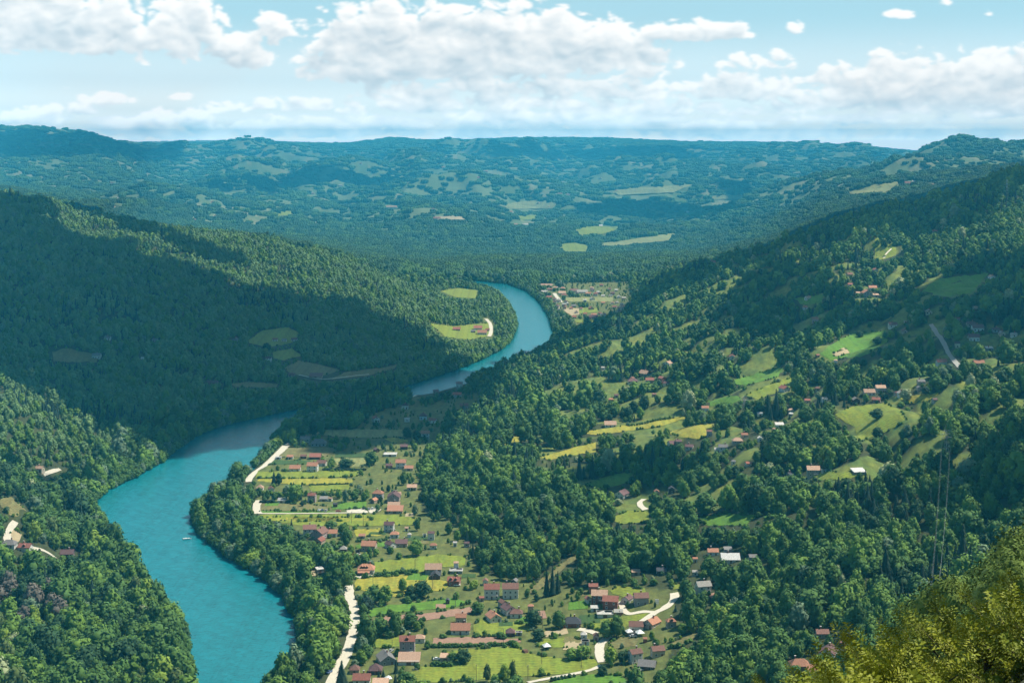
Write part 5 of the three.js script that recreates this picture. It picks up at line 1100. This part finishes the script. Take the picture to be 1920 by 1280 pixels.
// ───────────── cars, boat, poles, small things ─────────────
{
  const paint = { white: [.75, .75, .74], red: [.42, .05, .04], blue: [.06, .12, .28], silver: [.45, .46, .47], black: [.03, .03, .035] }, coat = {}; for (const k in paint) coat[k] = new THREE.MeshPhysicalMaterial({ color: rgb(...paint[k]), roughness: .35, clearcoat: 1, clearcoatRoughness: .1 });
  const profile = new THREE.Shape(); [[-2.1, .35], [-2.1, .85], [-1.25, .95], [1.2, .95], [2.0, .82], [2.1, .35]].forEach(([x, y], i) => i ? profile.lineTo(x, y) : profile.moveTo(x, y));
  const bodyG = new THREE.ExtrudeGeometry(profile, { depth: 1.6, bevelEnabled: true, bevelSize: .06, bevelThickness: .06, bevelSegments: 1 }).translate(0, 0, -.8);
  const cab = new THREE.Shape(); [[-1.7, .93], [-1.15, 1.48], [.35, 1.48], [1.1, .93]].forEach(([x, y], i) => i ? cab.lineTo(x, y) : cab.moveTo(x, y));
  const cabG = new THREE.ExtrudeGeometry(cab, { depth: 1.4, bevelEnabled: false }).translate(0, 0, -.7), roofG = new THREE.BoxGeometry(1.5, .06, 1.44).translate(-.4, 1.5, 0), wheelG = new THREE.CylinderGeometry(.32, .32, .22, 12).rotateX(Math.PI / 2), rubber = matte(rgb(.02, .02, .02));
  `598 958 white 80 left of the cars on the grass below the ploughed garden
604 958 blue 95 middle of the cars on the grass below the ploughed garden
611 959 silver 85 right of the cars on the grass below the ploughed garden
634 960 red 5 standing alone beside the farm lane
684 955 black 20 left in the white car park
690 956 silver 160 right in the white car park
698 955 white 100 in the yard of the orange cluster
733 1222 silver 70 in the yard left of the tall red-roofed house
819 1238 white 0 beside the peach garden shed
617 1262 blue 60 at the edge of the lower riverside road
1199 1259 white 30 in front of the long dark barn
1188 1195 silver 0 under the white canopies
671 1042 white 10 beside the dark open shed
539 834 white 40 at the shaded end of the riverside road
857 1099 white 0 beside the twin-dormered house`.split('\n').forEach((row) => {
    const [, u, v, c, turn, where] = row.match(/^(\S+) (\S+) (\S+) (\S+) (.+)$/), p = sight(+u, +v), o = thing('parked_car', `${c} car parked ${where}`, 'car', p.setY(p.y + .3), +turn * Math.PI / 180, 'cars parked in the village');
    mesh('body', bodyG, coat[c], o); mesh('windows', cabG, look.glass, o); mesh('roof', roofG, coat[c], o); for (const x of [-1.3, 1.3]) for (const z of [-.82, .82]) mesh('wheel', wheelG, rubber, o).position.set(x, .32, z);
  });
  // motor boat on the river
  const p = groundAt(350, 1011), o = thing('motor_boat', 'small white motor boat crossing the turquoise river', 'boat', new THREE.Vector3(p[0], .05, p[1]), .2), pos = [], ring = [];
  for (let i = 0; i <= 10; i++) { const t = i / 10, w = t < .6 ? 1 : 1 - ((t - .6) / .4) ** 1.8, y = .75 + .35 * t * t; ring.push([[-3 + 6.4 * t, y, w], [-3 + 6.2 * t, -.2, w * .55], [-3 + 6.2 * t, -.2, -w * .55], [-3 + 6.4 * t, y, -w]]); }
  const faces = []; for (let i = 0; i < 10; i++) { const a = ring[i], b = ring[i + 1]; faces.push([a[0], a[1], b[1], b[0]].reverse(), [a[1], a[2], b[2], b[1]].reverse(), [a[2], a[3], b[3], b[2]].reverse(), [[a[0][0], a[0][1] - .25, a[0][2]], [b[0][0], b[0][1] - .25, b[0][2]], [b[3][0], b[3][1] - .25, b[3][2]], [a[3][0], a[3][1] - .25, a[3][2]]]); } faces.push([ring[0][0], ring[0][3], ring[0][2], ring[0][1]]);
  mesh('hull', flatFaces(faces), look.white, o); const ws = mesh('windscreen', new THREE.BoxGeometry(.06, .6, 1.5), look.glass, o); ws.position.set(.5, 1.2, 0); ws.rotation.z = .5; mesh('seat', new THREE.BoxGeometry(.6, .5, 1.3), look.white, o).position.set(-.9, .85, 0); mesh('motor', new THREE.BoxGeometry(.5, .9, .4), look.metal, o).position.set(-3.2, .7, 0);
  // power poles in the fields
  const poleG = mergeGeometries([new THREE.CylinderGeometry(.11, .16, 9.6, 8).translate(0, 4.4, 0), new THREE.BoxGeometry(1.7, .12, .12).translate(0, 8.8, 0)]), cupG = new THREE.CylinderGeometry(.06, .09, .22, 6), wood0 = matte(rgb(.14, .12, .10));
  `893 1277 at the bottom edge beside the pale young trees
944 1208 at the right end of the ploughed reddish field
885 1198 in the middle of the ploughed reddish field
1016 1245 in the open near meadow
990 1278 at the bottom of the near meadow
1090 1252 beside the pale lane of the near meadow
898 1150 beside the ploughed strip
854 1138 in the wheat strip
699 1098 at the left end of the hay field
811 1104 at the right end of the hay field
659 981 in the long meadow
735 1213 on the small mown lawn
681 987 at the lower edge of the long meadow
1169 1173 leaning on the sloping meadow
1017 1178 beside the bare building plot
1167 1073 tall pale beside the open shed
636 890 in the broad sunny meadow
623 815 left in the shaded hay meadow
648 817 middle in the shaded hay meadow
684 816 right in the shaded hay meadow
778 1072 below the orchard meadow`.split('\n').forEach((row) => { const [, u, v, where] = row.match(/^(\S+) (\S+) (.+)$/), q = sight(+u, +v), k = thing('utility_pole', `thin wooden power pole ${where}`, 'pole', q, (q.x * 7) % 3, 'power poles of the valley'); if (where.startsWith('leaning')) k.rotation.z = -.3; mesh('post', poleG, wood0, k); for (const x of [-.7, 0, .7]) mesh('insulator', cupG, look.white, k).position.set(x, 8.98, 0); });
  // lattice pylons of the power line over the right slope, and its wires
  const pylon = (u, v, high, label) => {
    const q = sight(u, v), k = thing('power_pylon', label, 'pylon', q, .4, 'lattice pylons of the power line'), b = [], half = (t) => lerp(1.9, .35, t) ;
    for (const sx of [-1, 1]) for (const sz of [-1, 1]) b.push(limb([sx * half(0), -1, sz * half(0)], [sx * half(1), high, sz * half(1)], .14, .1, 4));
    for (let i = 0; i < 7; i++) { const a = i / 7, c = (i + 1) / 7; for (const s of [-1, 1]) { b.push(limb([-half(a), a * high, s * half(a)], [half(c), c * high, s * half(c)], .07, .07, 4), limb([half(a), a * high, s * half(a)], [-half(c), c * high, s * half(c)], .07, .07, 4), limb([s * half(a), a * high, -half(a)], [s * half(c), c * high, half(c)], .07, .07, 4)); } }
    mesh('lattice_mast', mergeGeometries(b), look.metal, k); const arms = []; for (const [y, w] of [[.78, 4.6], [.88, 3.8], [.97, 3]]) { const arm = mesh('cross_arm', mergeGeometries([limb([-w, y * high, 0], [w, y * high, 0], .1, .1, 4), limb([-w, y * high, 0], [0, (y + .05) * high, 0], .07, .07, 4), limb([w, y * high, 0], [0, (y + .05) * high, 0], .07, .07, 4)]), look.metal, k); for (const s of [-1, 1]) arms.push(new THREE.Vector3(s * w * .95, y * high - .4, 0)); }
    k.updateMatrixWorld(); return arms.map((a) => k.localToWorld(a));
  };
  const a = pylon(1775, 872, 26, 'grey lattice pylon in the wood at middle right'), c = pylon(1889, 376, 30, 'faint lattice pylon near the ridge at the right edge'), twin = pylon(1396, 776, 16, 'slim lattice pylon on the middle of the right slope');
  const wireLook = new THREE.MeshStandardMaterial({ color: rgb(.3, .3, .3), roughness: .6, metalness: .2 });
  const wire = (p0, p1, sag, label) => { const pts = []; for (let i = 0; i <= 40; i++) { const t = i / 40; pts.push(p0.clone().lerp(p1, t).setY(lerp(p0.y, p1.y, t) - sag * 4 * t * (1 - t))); } const g = new THREE.TubeGeometry(new THREE.CatmullRomCurve3(pts), 60, .018, 4); tag(mesh('power_line', g, wireLook), label, 'power line', 'wires of the power line'); };
  const end = (u, d, h) => new THREE.Vector3((u - 960) * d / FOCAL, h, -d);
  [[0, 1738, 'left'], [1, 1752, 'second'], [2, 1742, 'third'], [3, 1756, 'fourth']].forEach(([i, u, w]) => wire(a[i], end(u, 330, 192 + i * 1.2), 9, `thin power wire down the right slope, ${w} of the bundle`));
  a.slice(0, 4).forEach((q, i) => wire(q, c[i], 30, `thin power wire climbing to the ridge, number ${['one', 'two', 'three', 'four'][i]} of four`));
  // greenhouse, garden tents, wood piles, road sign, umbrella
  const gh = sight(779, 1259), g0 = thing('greenhouse', 'small white rounded greenhouse in the near meadow corner', 'greenhouse', gh); const arch = new THREE.CylinderGeometry(1.7, 1.7, 4.5, 16, 1, false, -Math.PI / 2, Math.PI).rotateX(Math.PI / 2); mesh('cover', arch.rotateY(.2), matte(rgb(.62, .66, .64), { roughness: .4, side: THREE.DoubleSide }), g0);
  for (const z of [-2.2, 0, 2.2]) { const h = mesh('hoop', new THREE.TorusGeometry(1.73, .05, 6, 20, Math.PI), look.metal, g0); h.position.set(Math.sin(.2) * z, 0, Math.cos(.2) * z); h.rotation.y = .2; }
  const sg = sight(1232, 1137), s0 = thing('road_sign', 'white board sign beside the bend of the village road', 'sign', sg); mesh('board', new THREE.BoxGeometry(2.4, 2, .12), look.white, s0).position.y = 3.6; mesh('lower_board', new THREE.BoxGeometry(2.2, .7, .1), look.white, s0).position.y = 1.9; for (const x of [-.8, .8]) mesh('post', new THREE.CylinderGeometry(.07, .07, 4.8, 8).translate(0, 2.3, -.14), look.metal, s0).position.x = x;
  const tent = (u, v, w, label) => { const q = sight(u, v), t = thing('garden_tent', label, 'tent', q, .3); mesh('canopy', roofShape('p', w, w, 2.2, w * .4, .1), look.white, t); for (const x of [-1, 1]) for (const z of [-1, 1]) mesh('leg', new THREE.CylinderGeometry(.05, .05, 2.3, 6).translate(0, 1.05, 0), look.metal, t).position.set(x * w * .46, 0, z * w * .46); };
  tent(1025, 1217, 4.2, 'white garden tent in the near meadow'); tent(728, 1278, 3.4, 'pale garden canopy at the bottom edge gardens'); tent(1180, 1190, 4, 'white canopy in front of the brown roadside house'); tent(1200, 1192, 4.4, 'second white canopy right of the brown roadside house');
  const pile = (u, v, n, label) => { const q = sight(u, v), t = thing('log_pile', label, 'log pile', q, .5), lg = new THREE.CylinderGeometry(.22, .22, 2.4, 8).rotateZ(Math.PI / 2); for (let r = 0; r < 4; r++) for (let i = 0; i < n - r; i++) mesh('log', lg, look.timber, t).position.set(0, .2 + r * .38, (i - (n - r) / 2) * .45); };
  pile(985, 1223, 9, 'stacked log pile at the edge of the near meadow'); pile(672, 1044, 6, 'small log pile beside the dark open shed');
}

// ───────────── clouds over the valley, which cast the broad shadows ─────────────
{
  const R = makeRandom(8), puffs = [1, 2, 3].map((s) => { const g = new THREE.IcosahedronGeometry(1, 2), a = g.attributes.position; for (let i = 0; i < a.count; i++) { const x = a.getX(i), y = a.getY(i), z = a.getZ(i), f = 1 + .22 * noise3(x * 2 + s, y * 2, z * 2) + .08 * noise3(x * 6, y * 6 + s, z * 6); a.setXYZ(i, x * f, y * f * (y < 0 ? .35 : .8), z * f); } g.deleteAttribute('uv'); g.deleteAttribute('normal'); g.computeVertexNormals(); return g; });
  const vapour = matte(rgb(.9, .9, .9));
  const cloud = (label, alt, step, outline) => {
    const px = P(outline), w = px.map(([u, v]) => { const p = sight(u, v, v < 420 ? 3000 : 640); return p.addScaledVector(SUN, (alt - p.y) / SUN.y); }), flat = w.map((p) => [p.x, p.z]), b = bounds(flat), parts = [], c = new THREE.Vector3((b[0] + b[1]) / 2, alt, (b[2] + b[3]) / 2);
    for (let x = b[0]; x < b[1]; x += step) for (let z = b[2]; z < b[3]; z += step) {
      const X = x + (R() - .5) * step * .5, Z = z + (R() - .5) * step * .5; if (!inside(flat, X, Z)) continue;
      const edge = fromLine(flat, X, Z), s = Math.min(step * (.95 + .35 * R()), Math.max(step * .5, edge + step * .2)), g = puffs[Math.floor(R() * 3)].clone(); M.compose(new THREE.Vector3(X - c.x, (R() - .3) * step * .3, Z - c.z), Q.setFromAxisAngle(UPV, R() * 6), new THREE.Vector3(s, s * (.7 + .5 * smooth(0, step * 4, edge)), s)); g.applyMatrix4(M); parts.push(g);
    }
    if (!parts.length) return; const m = mesh('cloud', mergeGeometries(parts), vapour); m.position.copy(c); tag(m, label, null, null, 'structure');
  };
  cloud('broad cumulus cloud drifting above the left hill', 1000, 62, '-160,430 40,402 100,432 190,452 290,492 400,518 560,562 690,588 770,622 810,655 860,690 930,690 905,750 850,790 800,838 700,848 640,846 560,842 520,832 470,832 400,846 330,862 280,880 240,862 190,790 110,742 0,722 -160,690');
  cloud('narrow cloud tail above the crest of the left hill', 1000, 42, '-160,372 100,384 190,402 300,430 350,452 480,497 440,505 350,474 240,442 100,416 -160,410');
  cloud('long cloud above the right ridge', 1000, 48, '940,690 1100,610 1300,505 1500,436 1700,378 1960,308 1960,402 1850,424 1720,446 1610,436 1510,464 1400,502 1280,548 1150,606 1010,694');
  cloud('cloud fragment above the middle of the right slope', 1000, 36, '1400,515 1500,494 1590,560 1590,575 1720,592 1720,645 1650,616 1600,622 1520,640 1420,632 1350,592');
  cloud('cloud above the right edge of the slope', 1000, 40, '1650,566 1760,524 1960,470 1960,650 1900,660 1780,684 1700,700 1620,690 1600,660 1640,640 1680,640');
  cloud('small cloud above the wooded spur', 1000, 30, '1075,872 1250,850 1280,900 1200,942 1080,925');
  cloud('small cloud above the lower right wood', 1000, 30, '1700,900 1800,850 1960,830 1960,980 1850,1000 1760,960');
  cloud('thin cloud above the left spur', 1000, 26, '-60,885 60,890 150,905 170,925 90,925 -60,908');
  cloud('distant cloud above the blue hillside', 2600, 200, '330,352 420,338 500,340 560,322 660,326 760,318 800,330 700,346 610,344 540,362 430,358');
  cloud('distant cloud above the plateau knoll', 2600, 180, '1340,345 1420,333 1500,345 1470,362 1370,362');
  cloud('distant cloud above the far left ridge', 3000, 260, '-60,250 60,246 140,256 250,276 330,296 240,304 150,288 60,300 -60,286');
  cloud('distant cloud above the long far ridge', 3000, 280, '900,275 1010,268 1120,280 1260,276 1330,290 1240,300 1100,294 960,296');
  cloud('distant cloud above the valley head', 2600, 170, '1080,395 1180,380 1300,384 1380,400 1290,412 1200,404 1120,414');
}
scene.updateMatrixWorld(true);
renderer.render(scene, camera);
